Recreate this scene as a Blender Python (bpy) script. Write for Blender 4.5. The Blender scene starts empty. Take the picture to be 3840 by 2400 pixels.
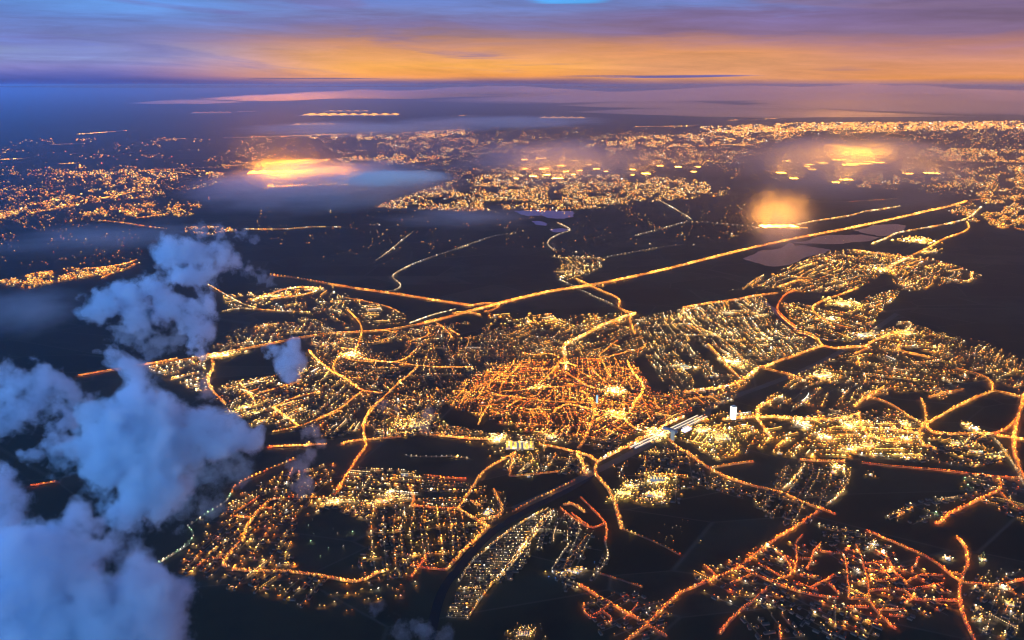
import bpy, bmesh, math, random
import numpy as np
from mathutils import Vector, Matrix

R = math.radians
sc = bpy.context.scene
COL = sc.collection
rng = np.random.default_rng(7)
random.seed(7)

# ------------------------------------------------------------------ camera
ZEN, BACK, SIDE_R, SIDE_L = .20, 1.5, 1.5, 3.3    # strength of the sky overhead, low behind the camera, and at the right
CAM_H = 1800.0
FPX = 3014.5                      # focal length in pixels of the 3840 wide photograph
PITCH = math.atan((1200 - 318) / FPX)
cam = bpy.data.cameras.new("camera")
cam.sensor_width = 36.0
cam.lens = 36.0 * FPX / 3840.0
cam.clip_start = 5.0
cam.clip_end = 900000.0
cam_ob = bpy.data.objects.new("camera", cam)
COL.objects.link(cam_ob)
cam_ob.location = (0, 0, CAM_H)
cam_ob.rotation_euler = (math.pi / 2 - PITCH, 0, 0)
sc.camera = cam_ob

# ------------------------------------------------------------------ render and exposure
sc.view_settings.view_transform = 'Standard'
sc.view_settings.look = 'None'
sc.view_settings.exposure = 0.0
sc.view_settings.gamma = 1.0
cy = sc.cycles
cy.use_denoising = True
cy.max_bounces = 9
cy.diffuse_bounces = 2
cy.glossy_bounces = 2
cy.volume_bounces = 8
cy.transparent_max_bounces = 16
cy.sample_clamp_indirect = 2.0
cy.sample_clamp_direct = 0.0
cy.filter_width = 1.0
cy.volume_step_rate = 1.0
cy.volume_max_steps = 256

def lin(c):
    def f(v):
        v /= 255.0
        return v / 12.92 if v <= 0.04045 else ((v + 0.055) / 1.055) ** 2.4
    return tuple(f(v) for v in c) + (1.0,)

class NT:
    """small helper around a node tree"""
    def __init__(s, tree):
        s.t = tree; s.n = tree.nodes; s.l = tree.links
    def add(s, kind, **kw):
        n = s.n.new(kind)
        for k, v in kw.items():
            setattr(n, k, v)
        return n
    def put(s, sock, v):
        if v is None: return
        if isinstance(v, bpy.types.NodeSocket): s.l.new(v, sock)
        else: sock.default_value = v
    def math(s, op, a=None, b=None, c=None, clamp=False):
        n = s.n.new('ShaderNodeMath'); n.operation = op; n.use_clamp = clamp
        for i, v in enumerate((a, b, c)): s.put(n.inputs[i], v)
        return n.outputs[0]
    def vmath(s, op, a=None, b=None, out=0):
        n = s.n.new('ShaderNodeVectorMath'); n.operation = op
        s.put(n.inputs[0], a); s.put(n.inputs[1], b)
        return n.outputs[out]
    def mix(s, f, a, b, blend='MIX'):
        n = s.n.new('ShaderNodeMix'); n.data_type = 'RGBA'; n.blend_type = blend
        n.clamp_factor = True
        s.put(n.inputs[0], f); s.put(n.inputs[6], a); s.put(n.inputs[7], b)
        return n.outputs[2]
    def sstep(s, v, a, b, lo=0.0, hi=1.0):
        n = s.n.new('ShaderNodeMapRange'); n.interpolation_type = 'SMOOTHSTEP'
        s.put(n.inputs[0], v)
        for i, x in zip((1, 2, 3, 4), (a, b, lo, hi)): n.inputs[i].default_value = x
        return n.outputs[0]
    def noise(s, vec, scale, detail=4, rough=0.55, dist=0.0):
        n = s.n.new('ShaderNodeTexNoise'); s.put(n.inputs['Vector'], vec)
        n.inputs['Scale'].default_value = scale; n.inputs['Detail'].default_value = detail
        n.inputs['Roughness'].default_value = rough; n.inputs['Distortion'].default_value = dist
        return n.outputs[0]
    def ramp(s, f, stops):
        n = s.n.new('ShaderNodeValToRGB'); el = n.color_ramp.elements
        n.color_ramp.interpolation = 'EASE' if len(stops) < 3 else 'LINEAR'
        while len(el) > 1: el.remove(el[-1])
        el[0].position = stops[0][0]; el[0].color = stops[0][1]
        for p, c in stops[1:]:
            e = el.new(p); e.color = c
        s.put(n.inputs[0], f)
        return n.outputs[0]

# ------------------------------------------------------------------ world: dusk sky under a high cloud deck
world = bpy.data.worlds.new("World"); sc.world = world
world.use_nodes = True
wt = NT(world.node_tree)
for n in list(wt.n): wt.n.remove(n)
geo = wt.add('ShaderNodeTexCoord')
sep = wt.add('ShaderNodeSeparateXYZ'); wt.l.new(geo.outputs['Generated'], sep.inputs[0])
X, Y, Z = sep.outputs
az = wt.math('MULTIPLY', wt.math('ARCTAN2', X, Y), 180 / math.pi)         # 0 = straight ahead
el0 = wt.math('MULTIPLY', wt.math('ARCSINE', Z), 180 / math.pi)
# long flat bands: noise squeezed in height
cv = wt.add('ShaderNodeCombineXYZ')
wt.put(cv.inputs[0], wt.math('MULTIPLY', az, 0.075)); wt.put(cv.inputs[1], wt.math('ADD', wt.math('MULTIPLY', el0, 0.8), wt.math('MULTIPLY', az, 0.012)))
band = wt.noise(cv.outputs[0], 1.0, 6, 0.6, 0.4)
cv2 = wt.add('ShaderNodeCombineXYZ')
wt.put(cv2.inputs[0], wt.math('MULTIPLY', az, 0.02)); wt.put(cv2.inputs[1], wt.math('MULTIPLY', el0, 0.25)); cv2.inputs[2].default_value = 7.3
broad = wt.noise(cv2.outputs[0], 1.0, 3, 0.5, 0.2)
warp = wt.math('ADD', wt.math('MULTIPLY', wt.math('SUBTRACT', band, 0.5), 2.6), wt.math('MULTIPLY', wt.math('SUBTRACT', broad, 0.5), 2.4))
# the warp dies at the horizon line itself
warp = wt.math('MULTIPLY', warp, wt.sstep(el0, 0.2, 2.4, 0.10, 1.0))
el = wt.math('ADD', el0, warp)
EL = wt.math('DIVIDE', wt.math('ADD', el, 1.0), 9.0)          # -1..8 degrees -> 0..1
def deg(d): return (d + 1.0) / 9.0
HI = {'l': (70, 130, 225), 'c': (70, 125, 225)}
zen = (62, 128, 236)
def st(rows): return [(deg(e), lin(c)) for e, c in rows]
L = wt.ramp(EL, st([(-1, (12, 40, 120)), (0.0, (44, 72, 160)), (0.25, (50, 80, 165)), (0.8, (90, 100, 174)), (1.2, (122, 124, 190)), (1.8, (132, 150, 208)), (2.6, (108, 122, 190)), (3.6, (96, 130, 205)), (4.8, (92, 146, 222)), (6.0, (80, 140, 225)), (8, zen)]))
Cc = wt.ramp(EL, st([(-1, (20, 40, 110)), (0.0, (80, 80, 145)), (0.22, (120, 98, 132)), (0.55, (246, 160, 80)), (1.1, (250, 174, 88)), (1.7, (232, 160, 104)), (2.3, (204, 140, 110)), (3.0, (152, 116, 128)), (3.8, (118, 108, 160)), (4.7, (110, 124, 188)), (5.6, (98, 126, 200)), (8, zen)]))
D = wt.ramp(EL, st([(-1, (40, 45, 105)), (0.0, (140, 105, 130)), (0.15, (176, 126, 124)), (0.4, (222, 152, 108)), (1.2, (226, 156, 112)), (1.9, (228, 152, 104)), (2.5, (190, 130, 118)), (3.2, (128, 100, 140)), (4.3, (118, 102, 156)), (5.2, (104, 124, 192)), (5.8, (110, 122, 195)), (6.8, (205, 140, 140)), (8, (215, 140, 130))]))
E = wt.ramp(EL, st([(-1, (60, 55, 105)), (-0.1, (150, 110, 130)), (0.12, (190, 130, 118)), (0.35, (236, 154, 84)), (0.6, (228, 150, 100)), (1.5, (206, 140, 116)), (2.2, (170, 118, 128)), (3.0, (124, 98, 136)), (4.4, (112, 92, 142)), (5.4, (104, 96, 155)), (6.6, (215, 138, 126)), (8, (222, 138, 118))]))
col = wt.mix(wt.sstep(az, -27, -9), L, Cc)
col = wt.mix(wt.sstep(az, 1, 11), col, D)
col = wt.mix(wt.sstep(az, 14, 26), col, E)
# thin gaps of clear blue light at the top of the view
gap = wt.noise(cv.outputs[0], 2.1, 5, 0.6, 0.8)
for (ga, ge, wa, we) in ((4.0, 5.45, 3.2, 0.35), (19.0, 5.6, 3.0, 0.22), (12.0, 0.55, 5.5, 0.10)):
    dx = wt.math('DIVIDE', wt.math('SUBTRACT', az, ga), wa)
    dy = wt.math('DIVIDE', wt.math('SUBTRACT', wt.math('ADD', el0, wt.math('MULTIPLY', az, -0.012)), ge - 0.012 * ga), we)
    d2 = wt.math('ADD', wt.math('MULTIPLY', dx, dx), wt.math('MULTIPLY', dy, dy))
    m = wt.sstep(wt.math('ADD', d2, wt.math('MULTIPLY', wt.math('SUBTRACT', gap, 0.5), 2.4)), 1.1, 0.1)
    tint = lin((78, 168, 246)) if ge > 3 else lin((92, 96, 165))
    col = wt.mix(m, col, tint)
pt = wt.noise(cv.outputs[0], 0.75, 5, 0.55, 1.2)
pm = wt.math('MULTIPLY', wt.sstep(pt, 0.50, 0.68), wt.sstep(el0, 0.3, 1.6, 0.15, .75))
col = wt.mix(pm, col, wt.mix(wt.sstep(az, -24, 8), lin((104, 112, 182)), lin((128, 104, 142))))
# brightness mottling of the cloud deck
fine = wt.noise(cv.outputs[0], 3.2, 6, 0.65, 0.9)
mott = wt.math('ADD', wt.math('ADD', 0.30, wt.math('MULTIPLY', band, 1.02)), wt.math('MULTIPLY', fine, 0.36))
cm = wt.add('ShaderNodeCombineXYZ')
for i in range(3): wt.put(cm.inputs[i], mott)
col = wt.mix(1.0, col, cm.outputs[0], 'MULTIPLY')
# the rest of the sky dome: unseen, tinted to light haze, lakes and clouds, warm to the right, deep blue to the left, brighter blue low behind the camera
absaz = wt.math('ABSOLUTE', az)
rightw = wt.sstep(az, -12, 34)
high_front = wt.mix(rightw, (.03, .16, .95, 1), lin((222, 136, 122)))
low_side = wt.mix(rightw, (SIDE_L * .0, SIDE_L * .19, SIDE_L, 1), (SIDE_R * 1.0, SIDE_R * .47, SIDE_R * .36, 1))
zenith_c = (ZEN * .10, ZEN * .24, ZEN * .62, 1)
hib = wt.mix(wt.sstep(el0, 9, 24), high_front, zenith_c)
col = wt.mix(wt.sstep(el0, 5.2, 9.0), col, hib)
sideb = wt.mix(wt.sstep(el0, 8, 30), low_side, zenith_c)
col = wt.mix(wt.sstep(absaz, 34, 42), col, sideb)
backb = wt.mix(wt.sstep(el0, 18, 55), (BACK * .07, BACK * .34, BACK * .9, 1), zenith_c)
backl = wt.mix(wt.sstep(az, -60, -120), backb, (BACK * .58, BACK * 1.5, BACK * 3.2, 1))       # unseen bright patch added behind on the left for side light on clouds
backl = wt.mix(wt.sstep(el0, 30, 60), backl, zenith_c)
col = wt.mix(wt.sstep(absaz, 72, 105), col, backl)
below = wt.sstep(el0, -0.1, -2.0)
col = wt.mix(below, col, (0.004, 0.012, 0.05, 1))
sky = wt.add('ShaderNodeTexSky'); sky.sky_type = 'NISHITA'; sky.sun_disc = False
sky.sun_elevation = R(-3.5); sky.sun_rotation = R(10); sky.altitude = 1800
bg1 = wt.add('ShaderNodeBackground'); wt.l.new(sky.outputs[0], bg1.inputs[0]); bg1.inputs[1].default_value = 0.08
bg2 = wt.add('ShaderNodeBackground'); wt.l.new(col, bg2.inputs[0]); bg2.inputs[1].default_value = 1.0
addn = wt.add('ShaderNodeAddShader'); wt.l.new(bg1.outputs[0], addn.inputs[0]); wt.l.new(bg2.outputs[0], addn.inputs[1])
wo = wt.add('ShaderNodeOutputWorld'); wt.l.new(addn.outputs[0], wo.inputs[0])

LAMP_K, LAMP_B = 1.0, 1.6         # lamp size and brightness
DOWN = 48.0                        # the underside of a lamp against its bowl
PORCH = 1.6
HAZE_D, HAZE_G = 1.6e-5, .77
CLOUDS = True
MIST = True

# ------------------------------------------------------------------ from points of the map to places on the ground
cP, sP = math.cos(PITCH), math.sin(PITCH)
def ground(nx, ny, z=0.0):
    """where on the flat land a point of the 3840 x 2400 view lies (arrays or numbers)"""
    nx = np.asarray(nx, float); ny = np.asarray(ny, float)
    dx = (nx - 1920) / FPX; dv = (1200 - ny) / FPX
    ry = cP + dv * sP; rz = -sP + dv * cP
    rz = np.minimum(rz, -1e-3)
    t = (z - CAM_H) / rz
    return np.stack([dx * t, ry * t], -1)
def native(tile, pts):
    ox, oy, s = {'G': (0, 0, 1.5874), 1: (0, 0, .7934), 2: (1920, 0, .7934), 3: (0, 700, .5953), 4: (1280, 700, .5953), 5: (2560, 700, .5953),
                 6: (0, 1500, .5953), 7: (1280, 1500, .5953), 8: (2560, 1500, .5953), 9: (1700, 1200, .3307), 'a': (2500, 1400, .248), 'b': (2300, 1500, .248)}[tile]
    p = np.array(pts, float)
    return p * s + np.array([ox, oy])
def P(tile, pts):
    n = native(tile, pts); return ground(n[:, 0], n[:, 1])
def slant(p):
    p = np.asarray(p); return np.sqrt(p[..., 0] ** 2 + p[..., 1] ** 2 + CAM_H ** 2)
def mpp(p): return slant(p) / 804.0           # metres one picture element covers there

def smooth(p, n=1):
    for _ in range(n):                          # Chaikin corner cutting
        a, b = p[:-1], p[1:]
        q = np.empty((2 * len(a), 2)); q[0::2] = a * .75 + b * .25; q[1::2] = a * .25 + b * .75
        p = np.vstack([p[:1], q, p[-1:]])
    return p
def inside(poly, pts):
    x, y = pts[:, 0], pts[:, 1]; res = np.zeros(len(pts), bool); j = len(poly) - 1
    for i in range(len(poly)):
        xi, yi = poly[i]; xj, yj = poly[j]
        c = ((yi > y) != (yj > y)) & (x < (xj - xi) * (y - yi) / ((yj - yi) or 1e-9) + xi)
        res ^= c; j = i
    return res
_lat = rng.random((64, 64))
def vnoise(x, y):
    xi = np.floor(x).astype(int); yi = np.floor(y).astype(int); fx = x - xi; fy = y - yi
    fx = fx * fx * (3 - 2 * fx); fy = fy * fy * (3 - 2 * fy)
    g = lambda a, b: _lat[a % 64, b % 64]
    return (g(xi, yi) * (1 - fx) + g(xi + 1, yi) * fx) * (1 - fy) + (g(xi, yi + 1) * (1 - fx) + g(xi + 1, yi + 1) * fx) * fy

# ------------------------------------------------------------------ objects and meshes
def tag(o, label=None, cat=None, group=None, kind=None):
    if label: o['label'] = label
    if cat: o['category'] = cat
    if group: o['group'] = group
    if kind: o['kind'] = kind
    return o
def mesh_np(name, verts, quads, mats=(), mat_idx=None, cols=None, smooth_=False):
    """verts (n,3), quads (m,3 or 4) -> mesh, built in bulk"""
    verts = np.asarray(verts, np.float32); quads = np.asarray(quads, np.int32)
    m = bpy.data.meshes.new(name); k = quads.shape[1]
    m.vertices.add(len(verts)); m.vertices.foreach_set('co', verts.ravel())
    m.loops.add(quads.size); m.loops.foreach_set('vertex_index', quads.ravel())
    m.polygons.add(len(quads)); m.polygons.foreach_set('loop_start', np.arange(0, quads.size, k, dtype=np.int32))
    m.polygons.foreach_set('loop_total', np.full(len(quads), k, np.int32))
    for mt in mats: m.materials.append(mt)
    if mat_idx is not None: m.polygons.foreach_set('material_index', np.asarray(mat_idx, np.int32))
    m.update(calc_edges=True)
    if cols is not None:
        a = m.color_attributes.new('lamp_colour', 'FLOAT_COLOR', 'POINT')
        c = np.ones((len(verts), 4), np.float32); c[:, :3] = cols; a.data.foreach_set('color', c.ravel())
    if smooth_: m.polygons.foreach_set('use_smooth', np.ones(len(quads), bool))
    return m
def link(name, mesh, parent=None, loc=(0, 0, 0), rotz=0.0):
    o = bpy.data.objects.new(name, mesh); COL.objects.link(o)
    o.location = loc; o.rotation_euler = (0, 0, rotz)
    if parent: o.parent = parent
    return o

BOXQ = np.array([[0, 3, 2, 1], [4, 5, 6, 7], [0, 1, 5, 4], [1, 2, 6, 5], [2, 3, 7, 6], [3, 0, 4, 7]])
def boxes(cx, cy, z0, lx, ly, h, rot, top=1.0):
    """many boxes at once (tapered towards the top by `top`); arrays of equal length"""
    n = len(cx); c, s = np.cos(rot), np.sin(rot)
    sx = np.array([-1, 1, 1, -1, -1, 1, 1, -1]) * .5; sy = np.array([-1, -1, 1, 1, -1, -1, 1, 1]) * .5
    tp = np.array([1, 1, 1, 1, top, top, top, top]); sz = np.array([0, 0, 0, 0, 1, 1, 1, 1])
    x = np.outer(lx, sx * tp); y = np.outer(ly, sy * tp)
    v = np.empty((n, 8, 3))
    v[..., 0] = cx[:, None] + x * c[:, None] - y * s[:, None]
    v[..., 1] = cy[:, None] + x * s[:, None] + y * c[:, None]
    v[..., 2] = z0[:, None] + np.outer(h, sz)
    q = (BOXQ[None] + (np.arange(n) * 8)[:, None, None]).reshape(-1, 4)
    return v.reshape(-1, 3), q

# ------------------------------------------------------------------ materials
def mat(name):
    m = bpy.data.materials.new(name); m.use_nodes = True
    t = NT(m.node_tree)
    for n in list(t.n): t.n.remove(n)
    out = t.add('ShaderNodeOutputMaterial')
    return m, t, out
def solid(name, colour, rough=.8, var=.25, scale=.05):
    m, t, out = mat(name)
    g = t.add('ShaderNodeNewGeometry')
    n = t.noise(g.outputs['Position'], scale, 4)
    b = t.add('ShaderNodeBsdfPrincipled'); b.inputs['Roughness'].default_value = rough; b.inputs['Specular IOR Level'].default_value = .15
    k = t.math('ADD', 1 - var, t.math('MULTIPLY', n, 2 * var))
    cmb = t.add('ShaderNodeCombineXYZ')
    for i in range(3): t.put(cmb.inputs[i], t.math('MULTIPLY', k, colour[i]))
    t.l.new(cmb.outputs[0], b.inputs['Base Color']); t.l.new(b.outputs[0], out.inputs[0])
    return m
def glow(name, gain=1.0, sampling='NONE', fixed=None):
    m, t, out = mat(name)
    e = t.add('ShaderNodeEmission'); e.inputs[1].default_value = gain
    if fixed: e.inputs[0].default_value = tuple(fixed) + (1,)
    else:
        a = t.add('ShaderNodeAttribute'); a.attribute_name = 'lamp_colour'; t.l.new(a.outputs['Color'], e.inputs[0])
    t.l.new(e.outputs[0], out.inputs[0]); m.cycles.emission_sampling = sampling
    return m
M_LENS = glow('lamp_lens', 1.0)                       # the bowl of a lamp seen from the side and above
M_DOWN = glow('lamp_underside', DOWN, 'FRONT')         # the reflector throws most of the light down
M_POLE = solid('galvanised_steel', (.25, .25, .26), .5)
M_ASPH = solid('asphalt', (.045, .04, .036), .95, .3, .02)
M_BRICK = solid('brick_wall', (.10, .065, .05), .85, .3, .3)
M_ROOF = solid('dark_roof_tiles', (.028, .022, .02), .9, .3, .3)
M_CONC = solid('concrete', (.33, .31, .28), .8, .2, .1)
M_PALE = solid('pale_render', (.6, .57, .5), .7, .1, .1)
M_STEEL = solid('grey_steel', (.2, .21, .23), .45, .2, .1)

def ground_material():
    m, t, out = mat('fields_and_meadows')
    g = t.add('ShaderNodeNewGeometry'); pos = g.outputs['Position']
    mp = t.add('ShaderNodeMapping'); t.l.new(pos, mp.inputs[0]); mp.inputs['Rotation'].default_value = (0, 0, .5); mp.inputs['Scale'].default_value = (1 / 900, 1 / 420, 1)
    v = t.add('ShaderNodeTexVoronoi'); v.feature = 'F1'; t.l.new(mp.outputs[0], v.inputs[0]); v.inputs['Scale'].default_value = 1; v.inputs['Randomness'].default_value = .8
    v2 = t.add('ShaderNodeTexVoronoi'); v2.feature = 'DISTANCE_TO_EDGE'; t.l.new(mp.outputs[0], v2.inputs[0]); v2.inputs['Scale'].default_value = 1; v2.inputs['Randomness'].default_value = .8
    sp = t.add('ShaderNodeSeparateColor'); t.l.new(v.outputs['Color'], sp.inputs[0])
    c = t.ramp(sp.outputs[0], [(0, (.009, .010, .006, 1)), (.35, (.024, .020, .012, 1)), (.6, (.014, .015, .009, 1)), (.8, (.040, .029, .020, 1)), (1, (.022, .021, .013, 1))])
    n = t.noise(pos, 1 / 300, 6, .6); n2 = t.noise(pos, 1 / 2500, 4, .6)
    c = t.mix(t.sstep(n, .45, .7), c, (.010, .010, .007, 1))
    c = t.mix(t.sstep(n2, .45, .62, 0, .7), c, (.009, .009, .007, 1))
    c = t.mix(t.sstep(v2.outputs['Distance'], .014, .0, 0, .7), c, (.05, .043, .034, 1))
    b = t.add('ShaderNodeBsdfPrincipled'); b.inputs['Roughness'].default_value = .95; b.inputs['Specular IOR Level'].default_value = .1
    t.l.new(c, b.inputs['Base Color']); t.l.new(b.outputs[0], out.inputs[0])
    return m
def water_material():
    m, t, out = mat('lake_water')
    g = t.add('ShaderNodeNewGeometry')
    n = t.noise(g.outputs['Position'], 1 / 40, 6, .7)
    bp = t.add('ShaderNodeBump'); bp.inputs['Strength'].default_value = .25; bp.inputs['Distance'].default_value = 3.0; t.l.new(n, bp.inputs['Height'])
    b = t.add('ShaderNodeBsdfPrincipled'); b.inputs['Base Color'].default_value = (.008, .010, .012, 1); b.inputs['Roughness'].default_value = .12
    b.inputs['IOR'].default_value = 1.33
    t.l.new(bp.outputs[0], b.inputs['Normal']); t.l.new(b.outputs[0], out.inputs[0])
    return m
M_WATER = water_material()

# ------------------------------------------------------------------ ground, lakes, canal
EXT = 330000.0
gm = mesh_np('ground', [(-EXT, -20000, 0), (EXT, -20000, 0), (EXT, EXT, 0), (-EXT, EXT, 0)], [[0, 1, 2, 3]], [ground_material()])
tag(link('ground', gm), kind='structure')

def sheet(name, poly, z, material, kind='structure'):
    bm = bmesh.new(); vs = [bm.verts.new((p[0], p[1], z)) for p in poly]
    f = bm.faces.new(vs); 
    if f.normal.z < 0 or sum((poly[i][0] * poly[(i + 1) % len(poly)][1] - poly[(i + 1) % len(poly)][0] * poly[i][1]) for i in range(len(poly))) < 0: f.normal_flip()
    bmesh.ops.triangulate(bm, faces=[f]); me = bpy.data.meshes.new(name); bm.to_mesh(me); bm.free()
    me.materials.append(material)
    return tag(link(name, me), kind=kind)
def rough_edge(p, amp, seed):
    r = np.random.default_rng(seed); p = np.vstack([p, p[:1]]); out = []
    for a, b in zip(p[:-1], p[1:]):
        n = 5
        for i in range(n):
            q = a + (b - a) * i / n
            out.append(q + (r.normal(0, amp, 2) if i else 0))
    return np.array(out)
LAKES = [
    (5, [(378, 452), (450, 425), (500, 400), (560, 398), (620, 388), (680, 350), (705, 372), (760, 368), (850, 385), (925, 395), (905, 415), (850, 432), (770, 445), (725, 470), (690, 490), (600, 503), (540, 500), (490, 488), (430, 470)]),
    (5, [(700, 352), (790, 340), (860, 312), (940, 302), (1050, 305), (1130, 300), (1240, 320), (1160, 345), (1060, 350), (1000, 362), (930, 362), (830, 358), (760, 358)]),
    (5, [(1080, 272), (1150, 262), (1200, 240), (1290, 238), (1340, 235), (1410, 245), (1400, 270), (1340, 300), (1250, 312), (1180, 300), (1120, 288)]),
    (4, [(1090, 152), (1200, 148), (1330, 150), (1460, 155), (1465, 190), (1400, 202), (1300, 198), (1260, 180), (1180, 185), (1120, 170)]),
    (4, [(1200, 218), (1250, 215), (1300, 232), (1290, 245), (1230, 240)]),
    (4, [(1310, 268), (1380, 262), (1440, 268), (1400, 285), (1340, 288)]),
]
for i, (tl, pts) in enumerate(LAKES):
    q = P(tl, pts)
    sheet('lake', rough_edge(q, float(mpp(q).mean()) * .8, i), .3, M_WATER)

def ribbon(name, p, width, z, material, kind='structure'):
    d = np.gradient(p, axis=0); d /= np.linalg.norm(d, axis=1)[:, None] + 1e-9
    nrm = np.stack([-d[:, 1], d[:, 0]], -1) * width / 2
    n = len(p); v = np.zeros((2 * n, 3)); v[:n, :2] = p - nrm; v[n:, :2] = p + nrm; v[:, 2] = z
    q = np.array([[i, i + 1, n + i + 1, n + i] for i in range(n - 1)])
    return tag(link(name, mesh_np(name, v, q, [material])), kind=kind)
canal = smooth(P(7, [(1640, 430), (1450, 560), (1180, 690), (960, 820), (850, 930), (740, 1060), (650, 1170), (600, 1300), (560, 1500), (520, 1700)]), 2)
ribbon('canal', canal, 36, .34, M_WATER)
ribbon('canal', smooth(P(5, [(510, 720), (600, 800), (700, 890), (790, 950), (960, 970)]), 2), 45, .32, M_WATER)

# ------------------------------------------------------------------ light colours
SOD = (1.0, .26, .022); DEEP = (1.0, .14, .018); AMB = (1.0, .39, .055); YEL = (1.0, .55, .11); PALE = (1.0, .64, .27); WHITE = (.95, .88, .75); GREEN = (.6, .95, .5); BLUE = (.25, .5, 1.0); CREAM = (1.0, .78, .45); ROSE = (1.0, .33, .2)
LP, LS, LC, LB, LG, LA, LR = [], [], [], [], [], [], []      # lamp position, size in px, colour, brightness, name of its place
def lamps(p, size, colour, bright, place, aspect=1.0, angle=0.0):
    n = len(p)
    if not n: return
    LA.append(np.broadcast_to(aspect, n).astype(float)); LR.append(np.broadcast_to(angle, n).astype(float))
    LP.append(np.asarray(p, float)); LS.append(np.broadcast_to(size, n).astype(float)); LB.append(np.broadcast_to(bright, n).astype(float))
    LC.append(np.broadcast_to(np.asarray(colour, float), (n, 3)).copy()); LG.extend([place] * n)
def palette(n, weights):
    cols = np.array([c for c, w in weights]); w = np.array([w for c, w in weights], float)
    return cols[rng.choice(len(cols), n, p=w / w.sum())]
ORANGE_MIX = [(SOD, 5), (AMB, 4), (YEL, 1.2), (DEEP, .8)]
GOLD_MIX = [(SOD, 3), (AMB, 5), (YEL, 2.2), (DEEP, .4)]
RED_MIX = [(DEEP, 7), (SOD, 3), (AMB, .8)]
PALE_MIX = [(PALE, 5), (YEL, 4), (AMB, 3), (CREAM, 2), (SOD, 1.5), (WHITE, .6)]
WARM_MIX = [(AMB, 5), (YEL, 3.5), (SOD, 3), (PALE, 2.5), (CREAM, 1), (WHITE, .35), (ROSE, .3)]
BRIGHT_MIX = [(YEL, 5), (AMB, 6), (CREAM, 1), (WHITE, .7), (SOD, 4), (PALE, 1.5)]
OLD_MIX = [(SOD, 6), (AMB, 4), (DEEP, 2.5), (YEL, 1.5), (ROSE, .3)]
WHITE_MIX = [(CREAM, 4), (PALE, 4), (WHITE, 1)]
GREEN_MIX = [(GREEN, 4), (CREAM, 3), (WHITE, 1)]

def resample(p, step_px, step_min=8.0):
    seg = np.linalg.norm(np.diff(p, axis=0), axis=1); out = []; want = 0.0; acc = 0.0
    for i in range(len(seg)):
        if seg[i] < 1e-6: continue
        d = (p[i + 1] - p[i]) / seg[i]; st = max(step_min, step_px * float(mpp(p[i])))
        while want <= acc + seg[i]:
            out.append(np.r_[p[i] + d * (want - acc), d]); want += st
        acc += seg[i]
    return np.array(out) if out else np.zeros((0, 4))
ROAD_I = 0
def road(tile, pts, style='o', width=None, name='road', place=None, k=1.0):
    """a road surface and the lamps along it"""
    global ROAD_I
    ROAD_I += 1
    p = smooth(P(tile, pts), 2)
    st = {  # colour mix, base brightness, size px, spacing px, sideways spread in m, width
        'm': (GOLD_MIX, 1.7, .95, .95, 10, 34), 'r': (GOLD_MIX, 2.1, .85, .78, 7, 22), 'y': (BRIGHT_MIX, 2.2, 1.0, .75, 13, 24),
        'o': (GOLD_MIX, 1.4, .76, 1.0, 5, 14), 'd': (RED_MIX + [(SOD, 2)], 1.3, .76, 1.2, 3, 12), 'D': (RED_MIX + [(SOD, 6), (AMB, 3)], 1.8, .85, .8, 6, 16),
        'w': (WHITE_MIX, .9, .95, 5.0, 2, 9), 'p': (WHITE_MIX, .6, .8, 1.6, 2, 9), 'f': (ORANGE_MIX, .5, .9, 1.8, 2, 9), 'g': (GREEN_MIX, .65, .9, 5.0, 3, 9),
        'q': (ORANGE_MIX, 1.1, 1.1, 4.2, 2, 10), 't': (PALE_MIX, .9, .95, 1.7, 4, 10)}[style]
    mix, br, sz, sp, off, w = st
    w = width or w
    ribbon(name, p, w, .5 + .02 * ROAD_I, M_ASPH)
    place = place or {'m': 'motorway', 'D': 'red-lit road', 'd': 'red-lit street'}.get(style, 'main road')
    s = resample(p, sp, 9.0)
    if len(s):
        n = len(s); side = np.stack([-s[:, 3], s[:, 2]], -1)
        o = rng.uniform(-1, 1, n) * off
        if style in 'm': o = np.where(np.arange(n) % 2 == 0, off, -off).astype(float)
        q = s[:, :2] + side * o[:, None] + rng.normal(0, 1.5, (n, 2))
        along = vnoise(s[:, 0] / 180 + ROAD_I * 3.7, s[:, 1] / 180)
        b = br * k * rng.lognormal(0, .5, n) * (.12 + 1.6 * along) * np.where(vnoise(s[:, 0] / 38, s[:, 1] / 38 + ROAD_I) < .2, .15, 1)
        far = float(slant(p).mean()) > 14000
        if far: b = b * np.clip((vnoise(s[:, 0] / (60 * float(mpp(p.mean(0))) / 8) + ROAD_I, s[:, 1] / 900) - .35) * 3.5, .0, 1.3)
        lamps(q, sz * rng.uniform(.6, 1.35, n), palette(n, mix), b, place)
        if style in 'mryoDd' and not far:                      # a second row of added smaller lights stands for the lit asphalt
            s2 = resample(p, sp * .9, 8.0); n2 = len(s2); side2 = np.stack([-s2[:, 3], s2[:, 2]], -1)
            lamps(s2[:, :2] + side2 * rng.uniform(-1, 1, (n2, 1)) * off * .5, sz * .75, palette(n2, RED_MIX if style in 'Dd' else [(SOD, 5), (DEEP, 2), (AMB, 1)]), br * k * .42 * rng.uniform(.5, 1.4, n2), place)
    return p

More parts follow.
